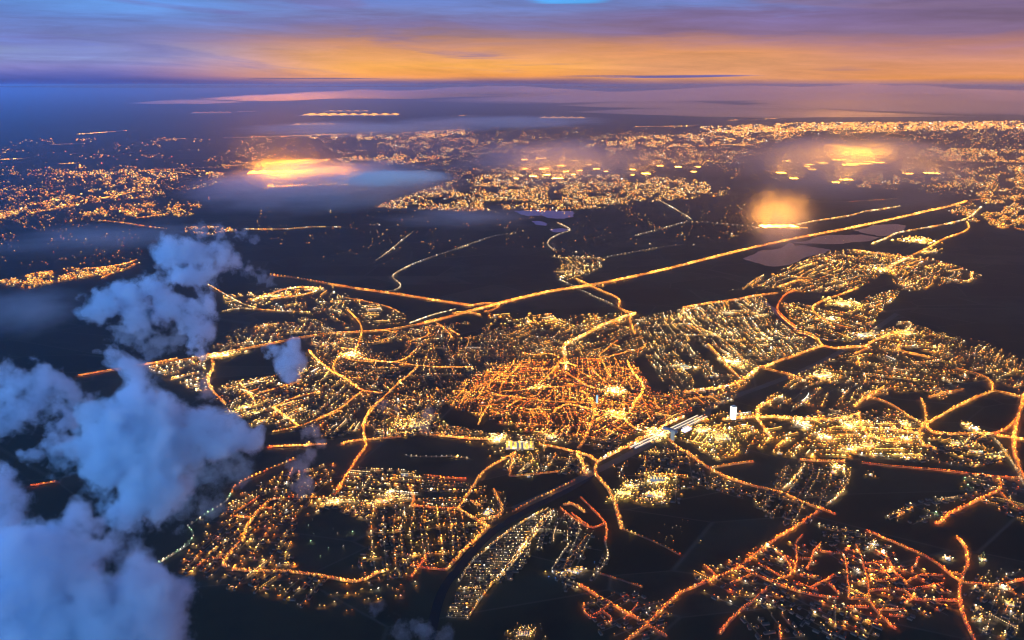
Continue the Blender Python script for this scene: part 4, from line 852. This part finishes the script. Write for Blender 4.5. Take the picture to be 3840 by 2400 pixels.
for i, (x, y, w, g) in enumerate([(1560, 758, 36, 8), (1640, 776, 50, 10), (1600, 782, 30, 8), (1475, 772, 18, 5), (1410, 780, 16, 3), (1395, 788, 10, 3), (1735, 770, 22, 6), (1300, 762, 14, 2.2), (1690, 765, 20, 7), (1272, 818, 18, 4.5), (1332, 845, 16, 4), (1580, 851, 26, 6), (1530, 864, 14, 4), (1872, 822, 18, 3.6), (1985, 820, 28, 4), (1770, 722, 14, 3), (1420, 802, 16, 1.6)]):
    hall(2, (x, y), w * .45, 1.3, GYEL, g * 12, 'orange lit greenhouse of the bright cluster at the right', group='greenhouses of the bright cluster at the right', ridges=4)
hall(2, (1065, 685), 30, .8, GYEL, 1.6, 'thin lit strip below the far coast city')
hall(5, (1480, 338), 18, 2.4, GYEL, 3.2, 'single yellow lit hall right of the lakes', name='sports_hall', cat='hall'); hall(5, (1560, 410), 18, 1.6, YEL, 1.6, 'pale lit hall beside the curving road to the lakes', name='sports_hall', cat='hall')
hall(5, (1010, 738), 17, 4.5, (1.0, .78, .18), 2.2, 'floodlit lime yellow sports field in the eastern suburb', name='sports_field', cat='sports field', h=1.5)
hall(5, (1255, 525), 14, 4, GYEL, 1.8, 'amber lit yard where the lakeside road ends', name='depot', cat='depot')
hall(5, (930, 835), 12, 3, GWHT, 1.6, 'white lit hall in the eastern suburb', name='warehouse', cat='warehouse'); hall(5, (1160, 935), 30, 4, (1.0, .82, .5), 1.0, 'cream lit hall beside the roundabout road', name='warehouse', cat='warehouse', rot=.5)
hall(5, (1390, 925), 20, 2.6, GYEL, 1.6, 'yellow hall on the far eastern road', name='warehouse', cat='warehouse'); hall(5, (880, 1195), 22, 4, GWHT, 1.3, 'cream lit school building in the far eastern suburb', name='school', cat='school')
hall(5, (300, 1105), 10, 6, GWHT, 2.2, 'white lit hall among the long rows of flats', name='warehouse', cat='warehouse', rot=.8); hall(5, (180, 1340 - 1200 + 1060), 4, 2, GWHT, .5, 'small pale shed among the long rows of flats', name='warehouse', cat='warehouse')
hall(5, (20, 1140), 14, 5, (.45, .7, .6), 1.0, 'greenish grey lit roof among the long rows of flats', name='warehouse', cat='warehouse', rot=.8)
hall(3, (1540, 1395), 20, 3, (.95, .75, .15), 1.2, 'upper lime yellow warehouse right of the big cloud', name='warehouse', cat='warehouse'); hall(3, (1600, 1430), 18, 3, (.95, .72, .18), .9, 'middle lime yellow warehouse right of the big cloud', name='warehouse', cat='warehouse'); hall(3, (1655, 1480), 16, 3, (.95, .72, .18), .8, 'lower lime yellow warehouse right of the big cloud', name='warehouse', cat='warehouse')
hall(3, (1390, 1063), 24, 2.4, (1, .55, .15), 2.2, 'long bright hall on the western main road', name='warehouse', cat='warehouse'); hall(3, (1720, 690), 26, 2.2, GYEL, 1.6, 'bright yard of the estate behind the tall cloud', name='warehouse', cat='warehouse'); hall(3, (1960, 650), 20, 2, GYEL, 1.1, 'yellow yard at the end of the estate behind the tall cloud', name='warehouse', cat='warehouse')
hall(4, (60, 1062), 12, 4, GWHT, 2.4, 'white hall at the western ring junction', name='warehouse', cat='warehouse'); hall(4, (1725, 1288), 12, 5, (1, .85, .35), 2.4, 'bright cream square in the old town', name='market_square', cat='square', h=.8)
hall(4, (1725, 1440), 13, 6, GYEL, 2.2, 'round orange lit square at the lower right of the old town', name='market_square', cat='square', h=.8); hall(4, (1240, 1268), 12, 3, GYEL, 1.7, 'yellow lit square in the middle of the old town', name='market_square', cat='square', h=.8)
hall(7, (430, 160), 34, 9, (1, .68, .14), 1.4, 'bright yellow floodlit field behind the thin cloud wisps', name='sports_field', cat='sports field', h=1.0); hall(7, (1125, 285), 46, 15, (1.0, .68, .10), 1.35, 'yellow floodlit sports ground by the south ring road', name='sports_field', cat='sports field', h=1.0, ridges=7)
hall(7, (985, 245), 13, 4, GWHT, 2.2, 'white lit hall left of the yellow sports ground', name='warehouse', cat='warehouse'); hall(7, (1320, 235), 18, 7, (1, .75, .35), .8, 'cream lit block above the ring road', name='warehouse', cat='warehouse')
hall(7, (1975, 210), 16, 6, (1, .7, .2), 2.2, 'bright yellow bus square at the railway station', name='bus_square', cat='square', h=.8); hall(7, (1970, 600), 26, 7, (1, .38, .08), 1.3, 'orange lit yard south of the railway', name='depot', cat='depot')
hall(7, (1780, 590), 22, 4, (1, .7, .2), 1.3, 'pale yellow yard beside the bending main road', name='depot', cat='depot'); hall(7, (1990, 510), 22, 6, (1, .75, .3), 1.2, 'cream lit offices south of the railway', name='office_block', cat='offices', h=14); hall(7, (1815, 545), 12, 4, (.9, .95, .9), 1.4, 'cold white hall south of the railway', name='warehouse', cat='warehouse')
hall(7, (915, 715), 10, 5, (.10, .22, .5), 1.0, 'dim blue roof between the ring road and the canal', name='swimming_pool', cat='pool', h=3); hall(7, (1460, 1085), 20, 3, (.04, .16, .55), 1.0, 'blue roof in the village beyond the island', name='swimming_pool', cat='pool', h=3, rot=-.5)
hall(7, (1150, 1472), 20, 6, (.012, .03, .09), 1.0, 'dark blue pond roof at the bottom edge', name='swimming_pool', cat='pool', h=2)
hall(7, (1180, 500 - 15), 5, 3, GWHT, .8, 'little ring-shaped lit hall by the canal', name='pavilion', cat='pavilion'); hall(7, (400, 480), 12, 2, (1, .8, .4), 1.0, 'pale lit flats above the lower suburb', name='apartment_block', cat='flats', h=14)
hall(7, (265, 640), 26, 4, (1, .35, .1), 1.2, 'orange lit shopping court in the lower suburb', name='shopping_centre', cat='shops'); hall(7, (310, 580), 14, 2, (1, .85, .5), 1.1, 'slanting cream roof in the lower suburb', name='school', cat='school', rot=.5)
hall(6, (2100, 642), 16, 4, (1, .6, .2), 1.3, 'long amber hall under the thin grey cloud', name='warehouse', cat='warehouse')
for (x, y, w, d, c, g, lb) in ((770, 155, 14, 6, (1, .72, .5), 2.6, 'rosy white hall in the middle of the station business park'), (905, 238, 11, 6, (.95, .95, .95), 2.6, 'white hall in the lower part of the station business park'), (1050, 160, 18, 6, (1, .5, .12), 2.6, 'amber hall right of the rosy white one'), (1390, 155, 14, 4, (1, .62, .15), 2.4, 'yellow lit car dealer by the eastern ring road'),
                            (1065, 315, 24, 4, (.95, .85, .8), 1.8, 'white lit hall at the lower edge of the business park'), (1170, 290, 26, 8, (1, .5, .12), 1.1, 'amber lit yard at the lower edge of the business park'), (1410, 248, 12, 3, (.95, .9, .9), 1.7, 'small white hall under the eastern ring road'), (250, 235, 44, 18, (1, .72, .22), 1.05, 'wide yellow lit campus yard below the station'),
                            (120, 195, 34, 9, (1, .75, .25), 1.15, 'second yellow lit yard between station and campus'), (610, 340, 14, 4, (1, .85, .4), 1.0, 'pale lit hall in the dark patch below the campus'), (1720, 275, 22, 4, (.85, .9, .4), 1.1, 'lime lit greenhouse right of the business park'), (1850, 330, 30, 5, (.7, .85, .5), .9, 'longest lime lit greenhouse right of the business park'), (1990, 360, 22, 3.5, (.6, .85, .5), .8, 'lowest lime lit greenhouse right of the business park'),
                            (1185, 475, 10, 5, (.35, .45, .3), .9, 'dim greenish shed at the edge of the dark field'), (950, 460, 13, 4, (.3, .34, .36), .9, 'grey lit roof beside the estate by the diagonal road'), (1200, 915, 28, 2, (1, .8, .5), 1.2, 'thin cream hall at the top of the red-lit suburb'), (1670, 1005, 12, 5, (.9, .95, .95), 1.2, 'cold white hall in the lower right'), (1840, 185, 13, 4, (1, .9, .8), 2.4, 'white petrol station on the eastern ring road'),
                            (1775, 155, 14, 3, (1, .6, .1), 1.6, 'amber yard beside the eastern ring road'), (2060, 1290, 20, 8, (.9, .75, .2), .7, 'lime yellow hall near the right edge'), (1850, 1390, 20, 6, (.8, .75, .4), .7, 'pale lime hall near the bottom right corner'), (1890, 1010, 18, 4, (.85, .9, .4), .9, 'small lime greenhouse on the right'), (980, 425, 20, 6, (1, .42, .1), 1.6, 'orange lit yard above the diagonal road estate')):
    hall(8, (x, y), w * .55, d * .5, c, g, lb, name='warehouse', cat='warehouse')

# the railway station: pale platforms under long roofs, a concourse across them
def obj_boxes(name, rows, material, parent=None, **kw):
    a = np.array(rows, float); v, q = boxes(a[:, 0], a[:, 1], a[:, 2], a[:, 3], a[:, 4], a[:, 5], a[:, 6])
    return link(name, mesh_np(name, v, q, [material]), parent=parent, **kw)
s0, s1 = P('b', [(360, 770), (1400, 270)]); mid = P('b', [(870, 480)])[0]; d = s1 - s0; ang = math.atan2(d[1], d[0]); Ls = float(np.linalg.norm(d))
stn = link('railway_station', None, loc=(mid[0], mid[1], 0), rotz=ang); tag(stn, 'railway station with long white lit platform roofs and a dark concourse', 'station')
for y, L0, L1 in ((0, -.50, -.03), (0, .03, .48), (22, -.52, -.03), (22, .03, .46), (-22, .12, .50)):
    obj_boxes('platform_roof', [((L0 + L1) / 2 * Ls, y, 7.0, (L1 - L0) * Ls, 7.5, .8, 0)], lit((1, .82, .6), 1.15, 'AUTO'), parent=stn)
    obj_boxes('platform', [((L0 + L1) / 2 * Ls, y, 0.3, (L1 - L0) * Ls, 9, .9, 0)], M_CONC, parent=stn)
obj_boxes('concourse', [(0, 8, .2, 26, 90, 14, 0)], M_STEEL, parent=stn)
obj_boxes('ticket_hall', [(.12 * Ls, -48, .2, 60, 26, 12, 0)], lit((.75, .72, 1.0), 1.5, 'AUTO'), parent=stn)
rw = np.vstack([P('b', [(-1500, 1650)]), P('b', [(-700, 1290)]), s0[None], mid[None], s1[None], P(5, [(160, 1380), (700, 1190), (1060, 1010), (1350, 800)])])
ribbon('railway', smooth(rw, 2), 45, .45, M_ASPH)
# towers
def tower(tile, at, hgt, w, label, colour=None, gain=2.0, name='office_tower', cat='tower'):
    n = native(tile, [at])[0]; p = ground(n[0], n[1]); o = link(name, None, loc=(p[0], p[1], 0), rotz=.3); tag(o, label, cat)
    obj_boxes('wall', [(0, 0, 0, w, w, hgt, 0), (0, 0, hgt, w * .5, w * .5, 4, 0)], M_CONC, parent=o)
    if colour:
        fl = int(hgt // 3.6); rows = []
        for k in range(fl):
            z = 1.2 + k * 3.6
            rows += [(0, -w / 2 - .1, z, w * .9, .3, 2.5, 0), (w / 2 + .1, 0, z, .3, w * .9, 2.5, 0), (-w / 2 - .1, 0, z, .3, w * .9, 2.5, 0)]
        obj_boxes('window_bands', rows, lit(colour, gain, 'AUTO'), parent=o)
    return o
tower('a', (1000, 690), 78, 26, 'tall white floodlit office tower beside the railway', (1, .85, .7), 3.2)
tower(7, (2085, 255), 55, 16, 'slim dark tower next to the station', (.5, .6, .6), .5)
tower(9, (1628, 950), 55, 10, 'slim pale blue church tower in the old town', (.4, .75, .9), 1.4, name='church_tower', cat='church tower')
tower(7, (1112, 320), 45, 8, 'left dark floodlight mast on the yellow sports ground', name='floodlight_mast', cat='mast'); tower(7, (1140, 318), 45, 8, 'right dark floodlight mast on the yellow sports ground', name='floodlight_mast', cat='mast')

# ------------------------------------------------------------------ lamps: the 300 nearest one by one, the rest as one mass
pos = np.concatenate(LP); size = np.concatenate(LS); colr = np.concatenate(LC); bri = np.concatenate(LB); asp = np.concatenate(LA); ang_ = np.concatenate(LR); grp = np.array(LG)
sl_ = slant(pos); order = np.argsort(sl_)
width = np.maximum(size * sl_ / 804.0 * LAMP_K, 2.2)
emit = colr * (bri * LAMP_B)[:, None]
print('LAMPS', len(pos), 'HOUSES', len(HP))
def lamp_arrays(cx, cy, w, col, poles, rot, asp):
    """a lamp: a lens body tapering upwards whose underside is the reflector, and a pole"""
    n = len(cx); z0 = np.where(w < 9, 8.5, 9.0); h = w * .62
    v, q = boxes(cx, cy, z0, w * asp, w / asp ** .4, h, rot, top=.45)
    mi = np.tile([1, 0, 0, 0, 0, 0], n); c = np.repeat(col, 8, axis=0)
    if poles.any():
        k = np.flatnonzero(poles); m = len(k)
        v2, q2 = boxes(cx[k], cy[k], np.zeros(m), np.full(m, .3), np.full(m, .3), np.full(m, 8.45), rot[k], top=.6)
        q = np.vstack([q, q2 + len(v)]); v = np.vstack([v, v2]); mi = np.r_[mi, np.full(len(q2), 2)]; c = np.vstack([c, np.zeros((len(v2), 3))])
    return v, q, mi, c
near, rest = order[:300], order[300:]
rot = np.where(asp > 1, ang_, rng.uniform(0, 3.14, len(pos)))
v, q, mi, c = lamp_arrays(pos[rest, 0], pos[rest, 1], width[rest], emit[rest], sl_[rest] < 5500, rot[rest], asp[rest])
tag(link('town_lights', mesh_np('town_lights', v, q, [M_LENS, M_DOWN, M_POLE], mi, c)), label='thousands of orange and yellow town lights spread over the plain', kind='stuff')
proto = {}
for i in near:
    key = (tuple(np.round(colr[i], 3)), int(np.clip(round(bri[i] * 2.5), 1, 8)))
    if key not in proto:
        w = np.array([float(np.median(width[near]))])
        e = np.array([colr[i] * key[1] / 2.5 * LAMP_B])
        v, q, mi, c = lamp_arrays(np.zeros(1), np.zeros(1), w, e, np.array([False]), np.zeros(1), np.ones(1))
        v2, q2 = boxes(np.zeros(2), np.array([0, .6]), np.array([0, 8.0]), np.array([.3, .2]), np.array([.3, 1.4]), np.array([8.0, .25]), np.zeros(2), top=.7)
        head = mesh_np('lamp_head', v, q, [M_LENS, M_DOWN], mi, c); pole = mesh_np('pole', v2, q2, [M_POLE])
        o = link('street_lamp', pole); h = link('lamp_head', head, parent=o)
        proto[key] = (o, h); first = True
    else:
        o0, h0 = proto[key]; o = o0.copy(); COL.objects.link(o); h = h0.copy(); COL.objects.link(h); h.parent = o
    o.location = (pos[i, 0], pos[i, 1], 0); o.rotation_euler = (0, 0, float(rot[i]))
    cn = {SOD: 'orange', DEEP: 'deep red-orange', AMB: 'amber', YEL: 'yellow', PALE: 'pale yellow', WHITE: 'white', GREEN: 'greenish', BLUE: 'blue', CREAM: 'cream', ROSE: 'rosy'}.get(tuple(colr[i]), 'orange')
    br_ = 'bright' if bri[i] > 1.6 else 'faint' if bri[i] < .6 else 'steady'
    where = str(grp[i])
    tag(o, f"{br_} {cn} street lamp on a thin pole in the {where}", 'street lamp', f'{br_} {cn} lamps of the {where}')


# ------------------------------------------------------------------ air
def volume_material(name, colour, density, g):
    m, t, out = mat(name)
    p = t.add('ShaderNodeVolumePrincipled'); p.inputs['Color'].default_value = tuple(colour) + (1,); p.inputs['Density'].default_value = density; p.inputs['Anisotropy'].default_value = g
    t.l.new(p.outputs[0], out.inputs['Volume'])
    return m
E2 = EXT + 2000
v, q = boxes(np.zeros(1), np.array([(EXT - 20000) / 2]), np.array([-1.0]), np.array([2 * E2]), np.array([EXT + 20000 + 4000.0]), np.array([CAM_H + 60 + 1]), np.zeros(1))
hz = link('haze', mesh_np('haze', v, q, [volume_material('evening_haze', (.93, .95, 1.0), HAZE_D, HAZE_G)])); tag(hz, kind='stuff')

# ------------------------------------------------------------------ clouds
def place(gx, gy, dist):
    """a point in the air: direction through the map, distance from the viewpoint in metres"""
    n = np.array([gx, gy]) * 1.5874; dx = (n[0] - 1920) / FPX; dv = (1200 - n[1]) / FPX
    d = np.array([dx, cP + dv * sP, -sP + dv * cP]); d /= np.linalg.norm(d)
    return np.array([0, 0, CAM_H]) + d * dist
def cloud(label, puffs, dist, dens=.02, seed=0, rag=.55, colour=(.86, .9, .96), soft=.38, group=None, scale=1.0, stretch=1.0, g=.35, steps=1.0):
    """cumulus: overlapping round puffs eaten into by noise; puffs = (x, y, radius) on the map, optional nearer/farther offset"""
    S = []
    for pf in puffs:
        c = place(pf[0], pf[1], dist + (pf[3] if len(pf) > 3 else 0)); r = pf[2] * 1.5874 / FPX * dist
        S.append((c, r))
    cen = np.mean([c for c, r in S], axis=0)
    dens *= 1.35
    m, t, out = mat('cloud_vapour')
    geo_ = t.add('ShaderNodeNewGeometry'); pos_ = geo_.outputs['Position']
    R0 = float(np.mean([r for c, r in S]))
    q_ = t.vmath('ADD', pos_, (seed * 931.0, seed * 417.0, 0))
    def cnoise(scale_, detail, rough):
        n = t.add('ShaderNodeTexNoise'); t.l.new(q_, n.inputs['Vector']); n.inputs['Scale'].default_value = scale_; n.inputs['Detail'].default_value = detail; n.inputs['Roughness'].default_value = rough
        return n
    wn = cnoise(1.0 / (R0 * 1.5), 3, .55)
    wv = t.vmath('SUBTRACT', wn.outputs['Color'], (.5, .5, .5)); sc_ = t.add('ShaderNodeVectorMath'); sc_.operation = 'SCALE'; t.l.new(wv, sc_.inputs[0]); sc_.inputs['Scale'].default_value = R0 * 2.0
    warped = t.vmath('ADD', pos_, sc_.outputs[0])
    n1 = cnoise(1.0 / (R0 * .75) * scale, 7, .62).outputs[0]
    dmin = None
    for c, r in S:
        dd = t.math('DIVIDE', t.vmath('DISTANCE', warped, tuple(c), out=1), r)
        dmin = dd if dmin is None else t.math('SMOOTH_MIN', dmin, dd, .4)
    f = t.math('SUBTRACT', 1.0, dmin)
    f = t.math('ADD', f, t.math('MULTIPLY', t.math('SUBTRACT', n1, .5), rag * 4.4))
    f = t.math('SUBTRACT', f, .16)
    dn = t.math('MULTIPLY', t.sstep(f, 0.0, soft), dens)
    # nothing reaches the hull
    dn = t.math('MULTIPLY', dn, t.sstep(dmin, 1.28, 1.05))
    p = t.add('ShaderNodeVolumePrincipled'); p.inputs['Color'].default_value = tuple(colour) + (1,); p.inputs['Anisotropy'].default_value = g
    t.l.new(dn, p.inputs['Density']); t.l.new(p.outputs[0], out.inputs['Volume'])
    bm = bmesh.new()
    for c, r in S:
        bmesh.ops.create_icosphere(bm, subdivisions=3, radius=r * 1.3 + R0 * .6, matrix=Matrix.Translation(Vector(c - cen)))
    me = bpy.data.meshes.new('cloud'); bm.to_mesh(me); bm.free(); me.materials.append(m)
    o = link('cloud', me, loc=tuple(cen)); md = o.modifiers.new('hull', 'REMESH'); md.mode = 'VOXEL'; md.voxel_size = R0 * .3
    dg = bpy.context.evaluated_depsgraph_get(); dg.update(); ev = bpy.data.meshes.new_from_object(o.evaluated_get(dg)); o.modifiers.clear(); o.data = ev
    if not ev.materials: ev.materials.append(m)
    tag(o, label, 'cloud', group)
    return o
if CLOUDS:
    cloud('tall blue cumulus with a flat-topped head and ragged left arm', [(400, 600, 45), (450, 600, 50), (510, 605, 45), (555, 622, 28), (440, 650, 45), (480, 660, 40), (360, 680, 45), (300, 700, 45), (240, 725, 38), (205, 720, 22), (330, 745, 45), (400, 730, 45), (450, 740, 40), (485, 730, 36), (475, 780, 36), (465, 825, 30)], 4600, dens=.022, seed=1)
    cloud('largest blue cumulus with a narrow spire over the left suburb', [(285, 845, 26), (310, 875, 32), (315, 930, 52), (270, 985, 70), (220, 1030, 60), (360, 980, 80), (380, 1060, 100), (270, 1080, 95), (470, 1020, 80), (540, 1040, 62), (600, 1045, 40), (340, 1160, 80), (300, 1210, 50), (400, 1150, 60)], 3300, dens=.03, seed=2, rag=.5)
    cloud('low grey-blue cloud at the left edge with dark gaps', [(20, 910, 50), (90, 910, 48), (150, 920, 42), (195, 950, 30), (60, 960, 50), (10, 990, 50), (150, 990, 34), (120, 1050, 34), (70, 1080, 28), (160, 1060, 40)], 3500, dens=.016, seed=3, rag=.6)
    cloud('thick bright blue cloud filling the bottom left corner', [(30, 1300, 90), (130, 1310, 90), (200, 1290, 80), (60, 1400, 130), (200, 1400, 120), (320, 1420, 95), (400, 1420, 62), (100, 1480, 130), (250, 1490, 130), (370, 1490, 90), (240, 1270, 36)], 2000, dens=.03, seed=4, rag=.6)
    cloud('smooth blue cloud pushing in from the left edge', [(-20, 1150, 60), (15, 1170, 50), (10, 1220, 50), (-10, 1260, 60), (35, 1220, 30)], 2300, dens=.03, seed=5, rag=.5)
    cloud('small compact lavender cloud over the western quarter', [(690, 825, 36), (680, 860, 38), (705, 850, 32), (640, 830, 22), (695, 885, 26)], 4300, dens=.022, seed=6, rag=.4)
    cloud('thin grey wisp over the south ring road', [(740, 1020, 26), (755, 1045, 26), (710, 1100, 34), (715, 1140, 34), (725, 1080, 30)], 3300, dens=.007, seed=7, rag=.6, colour=(.95, .80, .74))  # warm city light from below is put into the vapour colour
    cloud('faint brownish wisp over the floodlit field', [(1010, 980, 24), (1000, 1005, 24), (905, 955, 20), (940, 965, 14)], 3700, dens=.005, seed=8, rag=.6, colour=(.95, .80, .74))  # tint carries the town's light from underneath
    cloud('small narrow wisp beside the largest cloud', [(482, 905, 20), (490, 930, 22), (475, 885, 12)], 3600, dens=.008, seed=9, rag=.5, colour=(.95, .80, .74))  # vapour coloured as if lit by the streets below
    cloud('torn grey shreds above the tall cumulus', [(470, 545, 22), (520, 548, 22), (570, 555, 18), (600, 565, 16), (620, 655, 18), (640, 665, 14), (590, 640, 20)], 5400, dens=.005, seed=10, rag=.8)
    cloud('dim shreds under the arm of the tall cumulus', [(290, 800, 30), (330, 790, 30), (380, 810, 30), (350, 830, 24), (420, 800, 24)], 4300, dens=.006, seed=11, rag=.8)
    cloud('dark smoky shreds right of the largest cloud', [(480, 1130, 50), (560, 1110, 46), (420, 1190, 50), (500, 1200, 40)], 3100, dens=.0035, seed=12, rag=.9)
    cloud('faint puff at the bottom edge', [(950, 1490, 30), (1000, 1490, 34), (1050, 1500, 26), (890, 1440, 24)], 2300, dens=.004, seed=13, rag=.7)

# flat banks of mist and far cloud streaks: thin lenses that taper to nothing at their rims
def lens(label, gx, gy, wpx, hpx, alt, dens, thick=None, seed=0, colour=(.95, .93, .95), g=.6, group=None, tilt=0.0, name='mist_bank', dist=None):
    c = ground(gx * 1.5874, max(gy, 215) * 1.5874, alt); s = float(math.hypot(c[0], c[1])); D = math.sqrt(s * s + (CAM_H - alt) ** 2)
    a = wpx * 1.5874 / FPX * D / 2; b = hpx * 1.5874 / FPX * D / 2 / max((CAM_H - alt) / D, .004); b = min(b, a * 3.0)
    if dist:
        c = place(gx, gy, dist); alt = c[2]; a = wpx * 1.5874 / FPX * dist / 2; b = a * .7; thick = hpx * 1.5874 / FPX * dist / 1.5
    th = thick or min(a * .05, 150)
    r = np.random.default_rng(seed); ph = r.uniform(0, 6.28, 6); NA, NR = 64, 12; vs = []; qs = []
    for k in range(NR + 1):
        rr = k / NR
        for i in range(NA):
            A = i / NA * 2 * math.pi; w = 1 + .13 * math.sin(2 * A + ph[0]) + .10 * math.sin(3 * A + ph[1]) + .07 * math.sin(5 * A + ph[2]) + .05 * math.sin(9 * A + ph[3]) + .03 * math.sin(17 * A + ph[4])
            x, y = a * rr * w * math.cos(A), b * rr * w * math.sin(A)
            z = th * (1 - rr * rr) ** 1.6 * (1 + .35 * math.sin(x / a * 7 + ph[5]) * math.sin(y / b * 5 + ph[1]))
            vs.append((x, y, z))
    n1 = len(vs); vs += [(x, y, -z * .5) for x, y, z in vs]
    for k in range(NR):
        for i in range(NA):
            j = (i + 1) % NA; A0, A1, B0, B1 = k * NA + i, k * NA + j, (k + 1) * NA + i, (k + 1) * NA + j
            qs += [(A0, B0, B1, A1), (n1 + A0, n1 + A1, n1 + B1, n1 + B0)]
    me = mesh_np(name, vs, qs, [volume_material('mist', colour, dens, g)])
    bm = bmesh.new(); bm.from_mesh(me); bmesh.ops.remove_doubles(bm, verts=bm.verts, dist=.05); bmesh.ops.dissolve_degenerate(bm, edges=bm.edges, dist=.01); bm.to_mesh(me); bm.free()
    o = link(name, me, loc=(c[0], c[1], alt), rotz=-math.atan2(c[0], c[1]) + tilt); tag(o, label, 'mist', group)
    return o
def fog(label, gx, gy, wpx, dpx, thick, dens, alt=None, seed=0, g=.7, colour=(1, .95, .9), rag=.6, name='fog_bank', power=1.6, skew=0.0):
    """a soft bank of fog: dense at its heart, thinning out in every direction, ragged by noise; its hull lies outside the vapour"""
    alt = thick * .8 if alt is None else alt
    c = ground(gx * 1.5874, gy * 1.5874, alt); D = math.sqrt(c[0] ** 2 + c[1] ** 2 + (CAM_H - alt) ** 2)
    a = wpx * 1.5874 / FPX * D / 2; b = dpx * 1.5874 / FPX * D / 2 / ((CAM_H - alt) / D); rz = -math.atan2(c[0], c[1]) + skew
    m, t, out = mat('fog_vapour'); tc = t.add('ShaderNodeTexCoord'); po = tc.outputs['Object']
    qn = t.add('ShaderNodeVectorMath'); qn.operation = 'MULTIPLY'; t.l.new(po, qn.inputs[0]); qn.inputs[1].default_value = (1 / a, 1 / b, 1 / thick)
    wn = t.add('ShaderNodeTexNoise'); ad = t.vmath('ADD', qn.outputs[0], (seed * 3.7, seed * 1.3, 0)); t.l.new(ad, wn.inputs['Vector']); wn.inputs['Scale'].default_value = 1.8; wn.inputs['Detail'].default_value = 5; wn.inputs['Roughness'].default_value = .6
    r = t.vmath('LENGTH', qn.outputs[0], out=1)
    f = t.math('SUBTRACT', 1.0, r); f = t.math('ADD', f, t.math('MULTIPLY', t.math('SUBTRACT', wn.outputs[0], .5), rag * 2.2))
    f = t.math('MAXIMUM', f, 0.0); dn = t.math('MULTIPLY', t.math('POWER', f, power), dens * 2.5); dn = t.math('MULTIPLY', dn, t.sstep(r, 1.15, .85))
    pv = t.add('ShaderNodeVolumePrincipled'); pv.inputs['Color'].default_value = tuple(colour) + (1,); pv.inputs['Anisotropy'].default_value = g; t.l.new(dn, pv.inputs['Density']); t.l.new(pv.outputs[0], out.inputs['Volume'])
    bm = bmesh.new(); bmesh.ops.create_icosphere(bm, subdivisions=4, radius=1.2)
    rr = np.random.default_rng(seed)
    for v_ in bm.verts:
        v_.co.x *= a; v_.co.y *= b; v_.co.z = max(v_.co.z * thick, -alt + 4)
    me = bpy.data.meshes.new(name); bm.to_mesh(me); bm.free(); me.materials.append(m)
    o = link(name, me, loc=(c[0], c[1], alt), rotz=rz); tag(o, label, 'fog')
    return o
if MIST:
    fog('broad fog bank glowing orange from below on the left', 770, 425, 660, 110, 260, .0017, alt=170, seed=1)
    fog('pale blue cap on the glowing fog bank', 920, 420, 330, 26, 130, .0035, alt=380, seed=2, rag=.35, g=.1)
    fog('glowing fog over the greenhouse cluster in the middle', 1340, 375, 560, 110, 300, .0005, alt=160, seed=4)
    fog('glowing fog over the bright greenhouses on the right', 2010, 375, 520, 130, 380, .0005, alt=190, seed=5)
    fog('orange glow of fog over the brightest greenhouse', 1842, 530, 230, 120, 520, .0007, alt=240, seed=23, rag=.5, power=2.6)
    fog('wide warm haze lying over the far cities', 1800, 380, 1900, 150, 420, .00006, alt=300, seed=31, g=.8, colour=(1, .86, .76), rag=.4, power=1.2)  # added fog, the glow of the cities is put into its colour
    fog('warm haze lying over the far middle towns', 1000, 350, 1000, 90, 420, .00005, alt=300, seed=32, g=.8, colour=(1, .86, .8), rag=.4, power=1.2)  # added fog, tinted with the towns' warm light
    fog('lavender mist band across the far middle', 860, 303, 640, 26, 260, .0005, alt=330, seed=6, g=.6); fog('second lavender mist band right of the middle', 1200, 288, 560, 24, 260, .0005, alt=360, seed=7, g=.6)
    fog('thin mist veil over the dark fields', 1100, 512, 460, 50, 120, .0007, alt=200, seed=8, g=.6)
    fog('thin mist veil over the plain at the left', 250, 560, 560, 60, 130, .0006, alt=250, seed=9, g=.6)
    fog('thin mist veil beside the tall cumulus', 60, 730, 260, 90, 140, .0010, alt=300, seed=10, g=.6)
    for i, (lb, gx, gy, w, h, al, dn) in enumerate([
        ('long pale cloud streak low in the sky on the left', 440, 242, 220, 5, 1560, .0022), ('thin peach tail joining the left streak', 640, 233, 340, 4, 1580, .0022), ('wide peach cloud streak rising toward the middle', 900, 226, 480, 9, 1600, .0022),
        ('upper peach wisp under the orange band', 1180, 212, 420, 6, 1690, .003), ('peach cloud streak in the middle under the horizon', 1330, 236, 360, 6, 1590, .003), ('warm streak between the dark gaps', 1560, 250, 420, 7, 1480, .002),
        ('broad mauve cloud deck at the right under the horizon', 1900, 222, 1100, 22, 1600, .0012), ('second mauve deck at the far right', 2200, 244, 800, 26, 1450, .0012), ('lower lavender deck in front of the far coast', 1750, 268, 800, 10, 1200, .0012),
        ('short peach streak on the right', 2050, 216, 500, 6, 1680, .003)]):
        lens(lb, gx, gy, w, h, al, dn, seed=30 + i, name='cloud_streak', g=.86, colour=(1, .95, .93))
    for i, (lb, gx, gy, w, h, ds, dn) in enumerate([
        ('low cloud bank on the horizon at the left', 420, 205, 900, 7, 30000, .00035), ('mauve cloud bank on the horizon in the middle', 1120, 204, 640, 7, 26000, .0005),
        ('cloud bank on the horizon right of the middle', 1620, 207, 760, 9, 24000, .0006), ('long cloud bank on the horizon at the right edge', 2150, 209, 900, 11, 28000, .0006),
        ('thin grey line of cloud over the orange band', 760, 186, 360, 3, 26000, .0006), ('short dark cloud line in the orange band', 1450, 180, 300, 4, 24000, .0006)]):
        lens(lb, gx, gy, w, h, 0, dn, seed=60 + i, name='cloud_bank', g=.55, colour=(.86, .70, .70), dist=ds)
